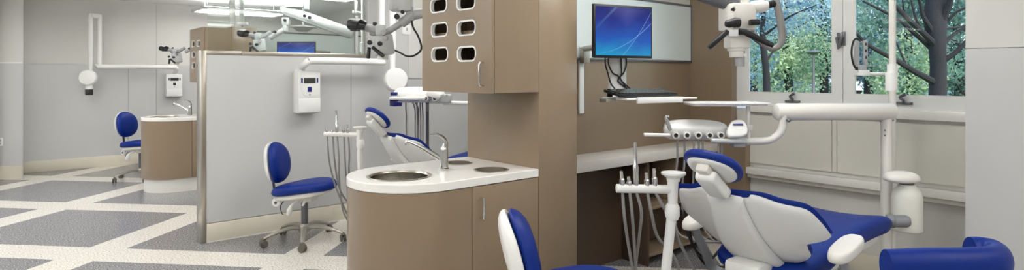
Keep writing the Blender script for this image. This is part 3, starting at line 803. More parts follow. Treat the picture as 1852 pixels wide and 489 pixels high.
s2 = P(1048, 440, 2.5); s2.z = 0
stool(s2, RZ + math.radians(2), .545, 'blue stool with white-backed backrest in front of the near sink cabinet door', zb=.665, br=(.16, .175), ph=.2, lean=.24)
s3 = P(255, 300, 8.0); s3.z = 0
stool(s3, RZ + math.radians(-12), .525, 'small distant blue stool standing left of the far sink cabinet', zb=.73, br=(.165, .17), ph=.6)
# assistant stool with a wrap-round support bar, cut by the lower right corner
s4 = P(1715, 440, 2.32); s4.z = 0
t = thing('assistant_stool', 'blue assistant stool with a curved padded support bar in the lower right corner', 'stool', s4, RZ)
stool_base(t, .55, ph=.5)
part('seat', 'blue', t, puffy, superell(.2, .2, 44, 2.2), .04, .035, lambda x, y, z: Vector((x, y, .50+z)))
part('seat_pan', 'cream', t, puffy, superell(.165, .165, 36, 2.4), .02, .02, lambda x, y, z: Vector((x, y, .445+z)))
def L4(px, py, dd): return t.matrix_basis.inverted() @ P(px, py, dd)
zt = zz(457, 2.08)
y0 = 2.13 - 2.32
arc = [(-.36, y0), (-.22, y0-.006), (-.06, y0-.002), (.03, y0+.015), (.08, y0+.055), (.088, y0+.095), (.065, y0+.12), (.035, y0+.125)]
bm = NB(); tube(bm, [(x, y, zt-.062) for x, y in arc], [.046, .052, .052, .052, .053, .056, .056, .054], 20, 6, squash=(1.25, .92), up=(0, 0, 1))
obj('support_pad', bm, 'blue', t)
part('support_post', 'bracket', t, tube, [(.05, .0, .43), (.08, y0+.06, .45), (.082, y0+.07, .5), (.082, y0+.08, zt-.1)], .014, 10, 4)
# ================================================================== dental chairs
def chair(loc, label, th, ph, rz=0, arms=True, hz=.46, roll=0):
    t = thing('dental_chair', label, 'dental chair', loc, rz, 'blue and white dental chairs')
    cb, sb = math.cos(th), math.sin(th)
    # ---- base
    bm = NB(); prism(bm, superell(.42, .27, 40, 3, .28, 0), 0, .045); prism(bm, superell(.36, .22, 40, 3, .28, 0), .046, .075)
    obj('base_plate', bm, 'white', t, ang=30)
    bm = NB(); prism(bm, superell(.17, .15, 32, 3.2, .30, 0), .076, .30); obj('lift_column', bm, 'white', t, ang=30)
    # ---- seat
    def zseat(x): return hz + .0 + .10*math.sin(min(1, max(0, x/.95))*PI*.55) + (.0 if x < .7 else -.05*((x-.7)/.3)**2)
    so = rloop([(-.10, .20), (.08, .255), (.35, .26), (.52, .27), (.72, .29), (.83, .295), (.90, .25), (.915, 0), (.90, -.25), (.83, -.295), (.72, -.29), (.52, -.27), (.35, -.26), (.08, -.255), (-.10, -.20), (-.13, 0)], 4)
    part('seat_pad', 'blue', t, puffy, so, .05, .065, lambda x, y, z: Vector((x - .25*max(0, -z)*(1 if x > .6 else 0), y, zseat(x) + z + .35*y*y)), c=(.45, 0))
    sh = [(.42+(x-.42)*.86, y*.84) for x, y in so]
    part('seat_shell', 'shell', t, puffy, sh, .01, .055, lambda x, y, z: Vector((x, y, zseat(x) - .068 + z + .35*y*y)), c=(.45, 0))
    part('seat_frame', 'white', t, box, (.02, -.11, .30), (.62, .11, hz-.035), .03)
    # ---- backrest: bat-wing outline, drawn in (across, along)
    wing = [(.12, .02), (.19, .05), (.235, .11), (.245, .18), (.258, .225), (.29, .24), (.325, .245), (.348, .255), (.350, .285), (.335, .36), (.30, .435), (.215, .478), (.145, .516), (.105, .526), (.085, .51), (0, .51)]
    wing = [(x*1.04, y) for x, y in wing]
    wl = [(x, y) for x, y in wing] + [(-x, y) for x, y in wing[:-1]][::-1]
    wo = rloop(wl, 4)
    def bk(off, grow=1.0, curve=.55):
        def f(x, y, z):     # y along the back, z towards the sitter
            q = z + off + curve*x*x*1.2 - .05*math.sin(min(1, max(0, y/.54))*PI)
            a = y
            return Vector((-a*cb + q*sb, x, hz + .02 + a*sb + q*cb))
        return f
    pad = [((x*1.04), (y-.3)*1.01+.303) for x, y in rloop([(.13, .01), (.2, .05), (.245, .13), (.262, .21), (.30, .235), (.35, .258), (.353, .29), (.34, .367), (.305, .445), (.217, .489), (.14, .525), (0, .53)] + [(-.14, .525), (-.217, .489), (-.305, .445), (-.34, .367), (-.353, .29), (-.35, .258), (-.30, .235), (-.262, .21), (-.245, .13), (-.2, .05), (-.13, .01)], 4)]
    part('backrest_pad', 'blue', t, puffy, pad, .013, .012, bk(.02), c=(0, .30))
    part('backrest_shell', 'shell', t, puffy, wo, .012, .022, bk(.008), c=(0, .30))
    # spine moulding down the middle of the shell
    sp = rloop([(x*1.25, y) for x, y in [(.085, -.05), (.10, .05), (.095, .22), (.08, .38), (.068, .50), (.06, .54), (-.06, .54), (-.068, .50), (-.08, .38), (-.095, .22), (-.10, .05), (-.085, -.05)]], 3)
    part('spine_cover', 'shell', t, puffy, sp, .01, .032, bk(-.018, curve=.3), c=(0, .3))
    part('back_hinge', 'white', t, box, (-.245, -.088, .10), (-.09, .088, hz+.055), .02)
    # ---- headrest
    a0 = .54
    hx, hzz = -a0*cb, hz + .02 + a0*sb
    ch, shh = math.cos(ph), math.sin(ph)
    def hd(off, curve=.5):
        def f(x, y, z):
            q = z + off + curve*x*x
            return Vector((hx - y*ch + q*shh, x, hzz + y*shh + q*ch))
        return f
    ho = superell(.13, .115, 44, 2.2, 0, .165)
    ho = [(x*math.cos(roll)-(y-.165)*math.sin(roll), .165+x*math.sin(roll)+(y-.165)*math.cos(roll)) for x, y in ho]
    part('headrest_pad', 'blue', t, puffy, ho, .026, .016, hd(.026), c=(0, .165))
    part('headrest_shell', 'shell', t, puffy, [(x*.87, .165+(y-.165)*.83) for x, y in ho], .01, .022, hd(.02), c=(0, .165))
    mo = stadium(.098, .175, .014, 4, 0, .115)
    bm = NB(); puffy(bm, mo, .012, .04, hd(-.02, 0), c=(0, .115)); obj('headrest_mount', bm, 'white', t)
    bm = NB(); puffy(bm, stadium(.06, .05, .008, 4, 0, .215), .01, .026, hd(-.012, 0), c=(0, .215)); obj('release_handle', bm, 'cream', t)
    bm = NB(); f = hd(-.02, 0)
    tube(bm, [f(0, .06, 0), f(0, 0, 0), f(0, -.05, .01)], .02, 10, squash=(.5, 1.8)); obj('headrest_bar', bm, 'steel', t)
    # ---- arms
    if arms:
        for s in (1, -1):
            def am(x, y, z): return Vector((.0+x, .37*s+y, hz + .155 + z + .18*x))
            part('armrest', 'cream', t, puffy, superell(.135, .052, 36, 2.6), .028, .022, am)
            part('armrest_post', 'postgrey', t, tube, [(-.05, .37*s, hz+.135), (-.01, .37*s, hz+.06), (.05, .365*s, hz-.03), (.10, .34*s, hz-.13)]+[(.12, .2*s, hz-.15)], [.022, .024, .026, .026, .026], 12, 5, squash=(1.2, .7))
    return t
near_chair = chair((.66, -.935, 0), 'blue and white reclining dental chair in the foreground, seen from behind', math.radians(46), math.radians(38), 0, roll=math.radians(13))
chair((.59, 2.05, 0), 'reclined blue dental chair in the middle bay, half hidden by the near worktop', math.radians(46), math.radians(46), 0, hz=.50)
chair((.95, 7.5, 0), 'distant dental chair with only its blue headrest showing over the far worktop', math.radians(34), math.radians(26), 0, hz=.5)

for k, pl in enumerate((((1232, 380), (1245, 425), (1262, 458), (1285, 468), (1300, 455)), ((1246, 400), (1252, 440), (1275, 478), (1300, 488), (1325, 470)), ((1262, 420), (1268, 450), (1290, 480), (1318, 482), (1330, 468)))):
    bm = NB(); tube(bm, [P(x, y, 3.30+.02*k) for x, y in pl], .0075, 8, 5)
    o = obj('cable', bm, 'black', near_chair, True); o['label'] = 'black cable loop'
# ================================================================== dental units
W = dict(world=True)
def fr(px, py, d, z=None):
    v = P(px, py, d)
    if z is not None: v.z = z
    return v
def frame_box(bm, pc, w, h, dp, bev=0.0, mtx=None):     # box square to the hall view axis, centred on pc
    m = Matrix.Translation(pc) @ Matrix.Rotation(RZ, 4, 'Z')
    if mtx is not None: m = m @ mtx
    return box(bm, (-w/2, -dp/2, -h/2), (w/2, dp/2, h/2), bev, mtx=m)
def handpiece(parent, a, b, ra=.010, rb=.006, m='silver'):
    a, b = Vector(a), Vector(b); q = a.lerp(b, .45); q2 = a.lerp(b, .5)
    bm = NB(); tube(bm, [a, q, q2, b], [ra, ra, rb, rb*.8], 10)
    return obj('handpiece', bm, m, parent, True)
def delivery_head(t, c, w, d, holes=5, xd=None):
    """instrument holder: rounded white bar with open notches, centred on c (world), along the view's right"""
    s = w/.36
    loc = Matrix.Translation(c) @ Matrix.Rotation(RZ + (xd or 0), 4, 'Z') @ Matrix.Rotation(math.radians(24), 4, 'X')
    bm = NB()
    o = rloop([(-.18, -.03), (-.185, .02), (-.16, .06), (-.05, .075), (.08, .07), (.16, .05), (.195, .015), (.175, -.03), (.05, -.045), (-.1, -.045)], 5)
    puffy(bm, [(x*s, y*s) for x, y in o], .045*s, .045*s, lambda x, y, z: loc @ Vector((x, y, z)))
    obj('instrument_holder', bm, 'white', t, True)
    for k in range(holes):
        x = (-.135 + k*.066)*s
        bm = NB(); lathe(bm, [(.019*s, 0), (.021*s, .004), (.021*s, .03*s), (.013*s, .031*s), (.012*s, .004), (0, .003)], (0, 0, 0), (0, 0, 1), 16)
        for v in bm.verts: v.co = loc @ (Matrix.Translation((x, -.052*s, -.0*s)) @ (Matrix.Rotation(math.radians(62), 4, 'X') @ v.co))
        obj('holder_socket', bm, 'cream', t, True)
        bm = NB(); lathe(bm, [(0, 0), (.0105*s, 0), (.0105*s, .006), (0, .006)], (0, 0, 0), (0, 0, 1), 12)
        for v in bm.verts: v.co = loc @ (Matrix.Translation((x, -.052*s, -.0*s)) @ (Matrix.Rotation(math.radians(62), 4, 'X') @ (v.co + Vector((0, 0, .031*s)))))
        obj('socket_opening', bm, 'black', t, True)
    return loc
# ---- near bay: post, arm, head, tray
dp = 3.62
pb = fr(1603, 400, dp, 0)
t = thing('dental_delivery_unit', 'white dental delivery unit with instrument head on a thick horizontal arm in the near bay', 'dental unit', pb, RZ)
zt_ = zz(203, dp)
part('post', 'cream', t, tube, [fr(1603, 0, dp, .0), fr(1603, 0, dp, zt_-.03)], .031, 20, **W)
bm = NB()
a_, b_ = fr(1402, 203, 3.48), fr(1617, 202, dp)
rtube(bm, a_, b_, .050, 20, .35, squash=(1.0, .85), up=(0, 0, 1)); obj('main_arm', bm, 'cream', t, True)
bm = NB()
tube(bm, [fr(1416, 208, 3.47), fr(1416, 222, 3.47), fr(1412, 238, 3.47), fr(1400, 250, 3.48), fr(1384, 255, 3.49), fr(1350, 256, 3.50), fr(1318, 256, 3.50)], [.024, .023, .022, .022, .022, .021, .02], 16, 5)
obj('elbow_arm', bm, 'cream', t, True)
for px, py in ((1425, 217), (1594, 219), (1611, 216)):
    bm = NB(); lathe(bm, [(0, 0), (.011, 0), (.012, .012), (.006, .022), (0, .022)], fr(px, py, dp+.02 if px > 1500 else 3.44), (SA*-1, -CA, -.3), 12); obj('joint_screw', bm, 'bracket', t, True)
for k in range(2):
    bm = NB(); lathe(bm, [(0, 0), (.005, 0), (.005, .003), (0, .003)], fr(1600, 236+9*k, dp-.027), (-SA, -CA, 0), 10); obj('bolt', bm, 'bracket', t, True)
# column under the tray
part('tray_post', 'cream', t, tube, [fr(1353, 256, 3.50), fr(1353, 190, 3.50)], .012, 14, **W)
bm = NB(); frame_box(bm, fr(1352, 232, 3.50), .05, .035, .04, .006); obj('joint_block', bm, 'cream', t, True)
bm = NB(); m_ = Matrix.Translation(fr(1310, 187, 3.54)) @ Matrix.Rotation(RZ, 4, 'Z'); prism(bm, stadium(.43, .24, .03, 4), -.011, .0, mtx=m_)
prism(bm, stadium(.46, .27, .04, 4), 0, .006, [stadium(.42, .23, .028, 4)], mtx=m_)
obj('tray', bm, 'white', t, True, ang=30)
hc = fr(1257, 237, 3.52)
hl = delivery_head(t, hc, .355, 3.52)
bm = NB(); rtube(bm, fr(1164, 244, 3.40), fr(1212, 245, 3.42), .0105, 12, .4); obj('side_handle', bm, 'cream', t, True)
bm = NB()
po = rloop([(-.055, -.05), (-.06, -.02), (-.03, .035), (.0, .052), (.04, .05), (.06, .02), (.055, -.03), (.02, -.052), (-.03, -.055)], 5)
ml = Matrix.Translation(fr(1332, 233, 3.44)) @ Matrix.Rotation(RZ, 4, 'Z') @ Matrix.Rotation(math.radians(62), 4, 'X')
puffy(bm, po, .014, .03, lambda x, y, z: ml @ Vector((x, y, z))); cp = obj('control_panel', bm, 'white', t, True)
bm = NB(); box(bm, (-.022, .012, .0145), (.036, .024, .0185), .002, mtx=ml); q = obj('label_strip', bm, 'navy', t, True); q['label'] = 'small blue strip on the white control panel'
bm = NB(); rtube(bm, fr(1286, 255, 3.40), fr(1350, 257, 3.44), .014, 12, .3); obj('support_bar', bm, 'armgrey', t, True)
bm = NB(); frame_box(bm, fr(1335, 262, 3.46), .07, .025, .05, .006); obj('support_block', bm, 'grey', t, True)
bm = NB(); tube(bm, [fr(1213, 236, 3.44), fr(1208, 224, 3.44), fr(1205, 218, 3.44), fr(1203, 211, 3.44)], [.012, .012, .013, .009], 10); frame_box(bm, fr(1206, 211, 3.44), .022, .012, .02, .003); obj('syringe', bm, 'chrome', t, True)
hs = [(1225, 252), (1238, 252), (1255, 255), (1264, 255), (1271, 255), (1300, 260), (1306, 260)]
for k, (px, py) in enumerate(hs):
    x2 = px + (k-3)*2
    bm = NB(); tube(bm, [fr(px, py, 3.46), fr(px, py+40, 3.47), fr(x2, 345, 3.50), fr(x2+2, 395, 3.52), fr(x2+15+k*3, 428+k*2, 3.50), fr(1300+k*5, 438, 3.45), fr(1322+k*3, 418, 3.42)], .0062, 8, 5)
    obj('hose', bm, 'hose', t, True)
# bottle bracket, bottle and grip
ml = Matrix.Translation(fr(1630, 324, 3.5)) @ Matrix.Rotation(RZ, 4, 'Z')
bm = NB(); puffy(bm, superell(.098, .07, 32, 2.6), .045, .022, lambda x, y, z: ml @ Vector((x, y, z)), prof=PROFD); obj('bottle_cap', bm, 'cream', t, True)
bm = NB(); bz = zz(418, 3.5); tz = zz(334, 3.5); h = tz - bz
lathe(bm, [(0, 0), (.072, 0), (.079, .008), (.08, h*.72), (.072, h*.86), (.052, h*.94), (.044, h), (0, h)], fr(1640, 0, 3.5, bz), seg=28); obj('water_bottle', bm, 'frost', t, True)
bm = NB(); lathe(bm, [(.038, 0), (.038, .02), (0, .02)], fr(1640, 0, 3.5, tz-.002), seg=20); obj('bottle_neck', bm, 'bracket', t, True)
bm = NB(); g0, g1 = fr(1604, 400, 3.42), fr(1645, 401, 3.38); tube(bm, [g0, g0.lerp(g1, .3), g0.lerp(g1, .33), g0.lerp(g1, .85), g1], [.038, .039, .035, .035, .027], 16); obj('grip', bm, 'postgrey', t, True)
bm = NB(); lathe(bm, [(0, 0), (.021, 0), (.021, .004), (0, .004)], g1, (g1-g0), 16); obj('grip_end', bm, 'bracket', t, True)
# ---- slim pole with bracket beside it
pl = fr(1614, 0, 3.72, 0)
t = thing('equipment_pole', 'tall slim white pole in front of the window with a side bracket', 'pole', pl, RZ)
part('pole', 'cream', t, tube, [fr(1614, 0, 3.72, .0), fr(1614, 0, 3.72, ZC)], .0195, 16, **W)
part('collar', 'white', t, lathe, [(.03, 0), (.03, .1), (.02, .1)], fr(1612, 164, 3.40), seg=18, **W)
part('collar', 'white', t, lathe, [(.027, 0), (.027, .05), (.02, .05)], fr(1614, 132, 3.40), seg=18, **W)
bm = NB(); rtube(bm, fr(1612, 134, 3.73), fr(1566, 134, 3.71), .011, 12, .2); obj('side_arm', bm, 'white', t, True)
bm = NB(); frame_box(bm, fr(1558, 132, 3.71), .07, .035, .06, .004); obj('bracket_block', bm, 'white', t, True)
bm = NB(); frame_box(bm, fr(1549, 98, 3.72), .028, .165, .02, .003); frame_box(bm, fr(1565, 96, 3.71), .022, .155, .02, .003); frame_box(bm, fr(1557, 122, 3.71), .06, .03, .03, .003); frame_box(bm, fr(1557, 76, 3.73), .03, .01, .015, .002)
obj('holder_plate', bm, 'grey', t, True)
bm = NB()
for py in (80, 92, 104): frame_box(bm, fr(1566, py, 3.70), .007, .018, .004)
obj('plate_slot', bm, 'black', t, True)
bm = NB(); tube(bm, [fr(1556, 74, 3.69), fr(1549, 70, 3.68), fr(1543, 76, 3.68), fr(1540, 95, 3.68), fr(1543, 115, 3.68), fr(1548, 124, 3.68)], .006, 8, 5); frame_box(bm, fr(1549, 124, 3.68), .016, .02, .012, .003); obj('strap', bm, 'black', t, True)
# ---- assistant column of the near bay
def assistant(spec, label):
    d = spec['d']; K = lambda px, py, dd=0: P(px, py, d+dd)
    x0, x1, yb = spec['bar']; bx = fr(spec['foot'], 0, d, 0)
    s = d/2.75*spec.get('s', 1)
    t = thing('assistant_instrument_arm', label, 'instrument arm', bx, RZ, 'white assistant instrument arms')
    bm = NB(); rtube(bm, K(x0, yb-1), K(x1, yb+1), .0205*spec.get('s', 1), 16, .25); obj('instrument_bar', bm, 'white', t, True)
    px, py = spec['cup']
    bm = NB(); lathe(bm, [(.0, 0), (.03*spec['s'], .0), (.032*spec['s'], .015), (.056*spec['s'], .032*spec['s']), (.056*spec['s'], .04*spec['s']), (0, .04*spec['s'])], K(px, py+8*spec['p']), seg=24); obj('top_plate', bm, 'white', t, True)
    bm = NB(); tube(bm, [K(px-1, py+6*spec['p']), K(px-1.5, py+53*spec['p'])], [.026*spec['s'], .021*spec['s']], 16); obj('neck', bm, 'white', t, True)
    jx, jy = spec['joint']
    bm = NB(); lathe(bm, [(0, 0), (.026*spec['s'], .002), (.033*spec['s'], .02), (.033*spec['s'], .06*spec['s']), (.024*spec['s'], .075*spec['s']), (0, .077*spec['s'])], K(jx, jy+12*spec['p']), seg=20); obj('joint', bm, 'white', t, True)
    bm = NB(); q = [K(jx-1, jy)] + [fr(spec['foot'], 0, d, .0 if False else .32)]
    tube(bm, q, [.022*spec['s'], .023*spec['s']], 16); 
    tube(bm, [q[1], fr(spec['foot'], 0, d, .02)], [.023*spec['s'], .025*spec['s']], 16); obj('arm_post', bm, 'white', t, True)
    for k, (hx, ht, hb, ends) in enumerate(spec['tools']):
        handpiece(t, K(hx+.5, yb-5*spec['p']), K(hx-1.5*spec['p'], ht), .0135*spec['s'], .0095*spec['s'], 'chrome')
        bm = NB(); e = [K(hx+1, yb+6*spec['p'])] + [P(ex, ey, d + .1*j) for j, (ex, ey) in enumerate(ends)]
        tube(bm, e, [.0072*spec['s']]*len(e), 8, 5); obj('hose', bm, 'hose', t, True)
    return t
assistant(dict(d=2.75, s=1, p=1, bar=(1114, 1216, 342), cup=(1218, 320), joint=(1216, 386), foot=1197, tools=[
    (1125, 310, 352, [(1129, 390), (1136, 440), (1147, 500), (1160, 560)]),
    (1138, 320, 352, [(1143, 385), (1147, 440), (1152, 500), (1165, 560)]),
    (1150, 257, 352, [(1160, 385), (1156, 430), (1150, 500), (1168, 560)]),
    (1170, 313, 352, [(1178, 385), (1190, 430), (1222, 470), (1240, 540)]),
    (1184, 305, 352, [(1200, 375), (1222, 420), (1232, 445), (1262, 500)])]),
    'white instrument arm with five silver handpieces standing left of the foreground dental chair')
assistant(dict(d=4.55, s=.92, p=.62, bar=(586, 648, 243.5), cup=(651, 233), joint=(652, 262), foot=652, tools=[
    (591, 231, 250, [(595, 290), (606, 335), (622, 375), (634, 400)]),
    (601, 236, 250, [(605, 290), (612, 335), (624, 360), (640, 372)]),
    (609, 200, 250, [(613, 290), (614, 330), (620, 380), (632, 405)]),
    (621, 230, 250, [(624, 290), (627, 330), (632, 360), (641, 380)]),
    (629, 226, 250, [(632, 280), (631, 310), (636, 340), (644, 360)])]),
    'white instrument arm with handpieces and hanging hoses behind the stool in the middle bay')
# ---- middle bay delivery unit
d = 5.2
t = thing('dental_delivery_unit', 'dental delivery unit with dangling hoses over the reclined chair in the middle bay', 'dental unit', fr(882, 0, 4.6, 0), RZ)
delivery_head(t, fr(757, 173, d), .42, d, 5)
bm = NB(); frame_box(bm, fr(738, 178, d-.1), .30, .022, .12, .006); obj('lower_rail', bm, 'white', t, True)
bm = NB(); frame_box(bm, fr(713, 170, d-.12), .055, .03, .05, .005); o = obj('side_module', bm, 'navy', t, True); o['label'] = 'navy blue module at the left end'
bm = NB(); frame_box(bm, fr(714, 182, d-.12), .06, .016, .05, .004); obj('side_clip', bm, 'black', t, True)
bm = NB(); frame_box(bm, fr(785, 171, d-.06), .13, .06, .10, .02, Matrix.Rotation(math.radians(20), 4, 'Y')); obj('control_panel', bm, 'white', t, True)
bm = NB(); frame_box(bm, fr(803, 178, d), .13, .07, .12, .015); frame_box(bm, fr(790, 184, d), .12, .03, .1, .01); obj('swivel_block', bm, 'armgrey', t, True)
bm = NB()
for k in range(3): frame_box(bm, fr(796+k*6, 173, d-.065), .018, .018, .008)
obj('control_buttons', bm, 'grey', t, True)
bm = NB(); rtube(bm, fr(800, 186, d), fr(862, 187, d), .017, 12, .2); tube(bm, [fr(860, 187, d), fr(882, 190, 4.6)], .017, 14); tube(bm, [fr(882, 188, 4.6), fr(882, 0, 4.6, 0)], .028, 14); obj('arm', bm, 'white', t, True)
for k, (px, x2, ye) in enumerate(((734, 735, 235), (745, 751, 245), (749, 757, 250), (755, 755, 248), (760, 761, 252), (764, 765, 256))):
    bm = NB(); tube(bm, [fr(px, 183, d), fr(x2-1, 195, d+.25), fr(x2, 210, d+.5), fr(x2, ye, d+.58), fr(x2+4, ye+40, d+.6), fr(x2+25, ye+75, d+.62)], .0065, 8, 4); obj('hose', bm, 'hose', t, True)
bm = NB(); tube(bm, [fr(773, 186, d), fr(773, 200, d+.4), fr(773, 262, d+.62), fr(778, 330, d+.62)], .016, 8); obj('hose', bm, 'bracket', t, True)
# ================================================================== x-ray arms on the wall panels
def xray(yw, px_box, px_arm, px_up, px_dn, disc, sgn, ybox, yarm, ytop, label, rr=.115):
    dep = .13
    xa, da = on_y(px_box[0], yw-dep); xb, db = on_y(px_box[1], yw-dep)
    z1, z0 = zz(ybox[0], (da+db)/2), zz(ybox[1], (da+db)/2)
    t = thing('mounted_x_ray_unit', label, 'x-ray unit', ((xa+xb)/2, yw, z0), 0, 'wall-mounted x-ray units')
    t['kind'] = 'thing'
    part('control_box', 'white', t, box, (xa, yw-dep, z0), (xb, yw-.001, z1), .012, **W)
    w, hh = xb-xa, z1-z0
    fm = lambda y: Matrix(((1, 0, 0, 0), (0, 0, 1, y), (0, 1, 0, 0), (0, 0, 0, 1)))
    fp = NB(); xm = (xa+xb)/2
    prism(fp, [(xm+x, z1-hh*.02-z) for x, z in rloop([(-w*.40, 0), (0, -.004), (w*.40, 0), (w*.42, hh*.18), (w*.40, hh*.36), (w*.27, hh*.54), (0, hh*.60), (-w*.27, hh*.54), (-w*.40, hh*.36), (-w*.42, hh*.18)], 3)], -.005, 0, mtx=fm(yw-dep-.0005))
    o = obj('front_panel', fp, 'white', t, True, ang=30)
    part('display', 'display', t, box, (xm-w*.26, yw-dep-.0075, z1-hh*.30), (xm+w*.26, yw-dep-.0055, z1-hh*.17), .001, **W)
    for s in (-1, 1): part('button', 'navy', t, box, (xm+s*w*.34-.008, yw-dep-.0075, z1-hh*.285), (xm+s*w*.34+.008, yw-dep-.0055, z1-hh*.175), .001, **W)
    part('keypad', 'navy' if sgn > 0 else 'display', t, box, (xm-w*.09, yw-dep-.0075, z1-hh*.50), (xm+w*.09, yw-dep-.0055, z1-hh*.38), .001, **W)
    part('exposure_button', 'grey', t, lathe, [(0, 0), (.009, 0), (.009, .003), (0, .003)], (xm, yw-dep-.0055, z1-hh*.565), (0, -1, 0), 12, **W)
    part('lower_lid', 'white', t, box, (xa+.004, yw-dep-.006, z0+.01), (xb-.004, yw-dep-.0005, z1-hh*.66), .003, **W)
    # arm: out of the box top, along the wall, then the folded scissor arm
    ya = yw-.20
    xs_, ds_ = on_y(px_arm, ya); xu, du = on_y(px_up, ya); zarm = zz(yarm, (ds_+du)/2); r = .033
    part('extension_arm', 'white', t, tube, [(xs_, yw-.08, z1-.02), (xs_, yw-.1, z1+.03), (xs_, ya+.02, zarm-.03), (xs_+sgn*.03, ya, zarm-.006), (xs_+sgn*.09, ya, zarm), (xu-sgn*.03, ya, zarm), (xu, ya, zarm+.002), (xu+sgn*.02, ya, zarm+.004)], [r*1.05, r*1.05, r, r, r, r, r*.95, r*.6], 16, 5, **W)
    zt = zz(ytop, du)
    part('lower_arm', 'white', t, tube, [(xu, ya, zarm+.02), (xu, ya, zt-.04), (xu, ya, zt)], [.032, .032, .026], 14, **W)
    xd, dd = on_y(px_dn, ya-.06); zc = zz(disc[1], dd)
    part('upper_arm', 'white', t, tube, [(xd, ya-.06, zc+.02), (xd, ya-.06, (zc+zt)/2), (xd, ya-.06, zt-.03), (xd, ya-.06, zt)], [.026, .034, .034, .026], 14, **W)
    part('elbow_joint', 'white', t, tube, [(xu, ya+.01, zt-.03), (xd, ya-.07, zt-.03)], .038, 14, **W)
    xc, dc = on_y(disc[0], ya-.13)
    ax = Vector((-.30, -1, .05)).normalized(); cc = Vector((xc, ya-.10, zc))
    part('tube_head', 'white', t, lathe, [(0, 0), (rr*.8, .002), (rr*.97, .02), (rr, .045), (rr, .095), (rr*.97, .11), (rr*.86, .122), (0, .126)], cc + ax*-.02, ax, 32, **W)
    part('head_neck', 'white', t, lathe, [(.05, -.03), (.048, .0), (.042, .03), (0, .03)], cc + Vector((0, -.03, -rr-.02)), seg=18, **W)
    o = part('beam_cone', 'black' if sgn < 0 else 'navy', t, box, (cc.x-.045, cc.y-.075, cc.z-rr-.135), (cc.x+.045, cc.y+.015, cc.z-rr-.05), .006, **W)
    o['label'] = 'dark square beam cone'
    return t
xray(PY0, (539, 580), 553, 690, 710, (716, 145), 1, (128, 205), 111, -40, 'white x-ray control box and folded arm on the low grey partition in the middle bay')
xray(YB-.014, (301, 330), 320, 180, 163.5, (161, 141), -1, (134, 175), 121, 26, 'white x-ray arm with round head and control box on the far back wall', rr=.115)
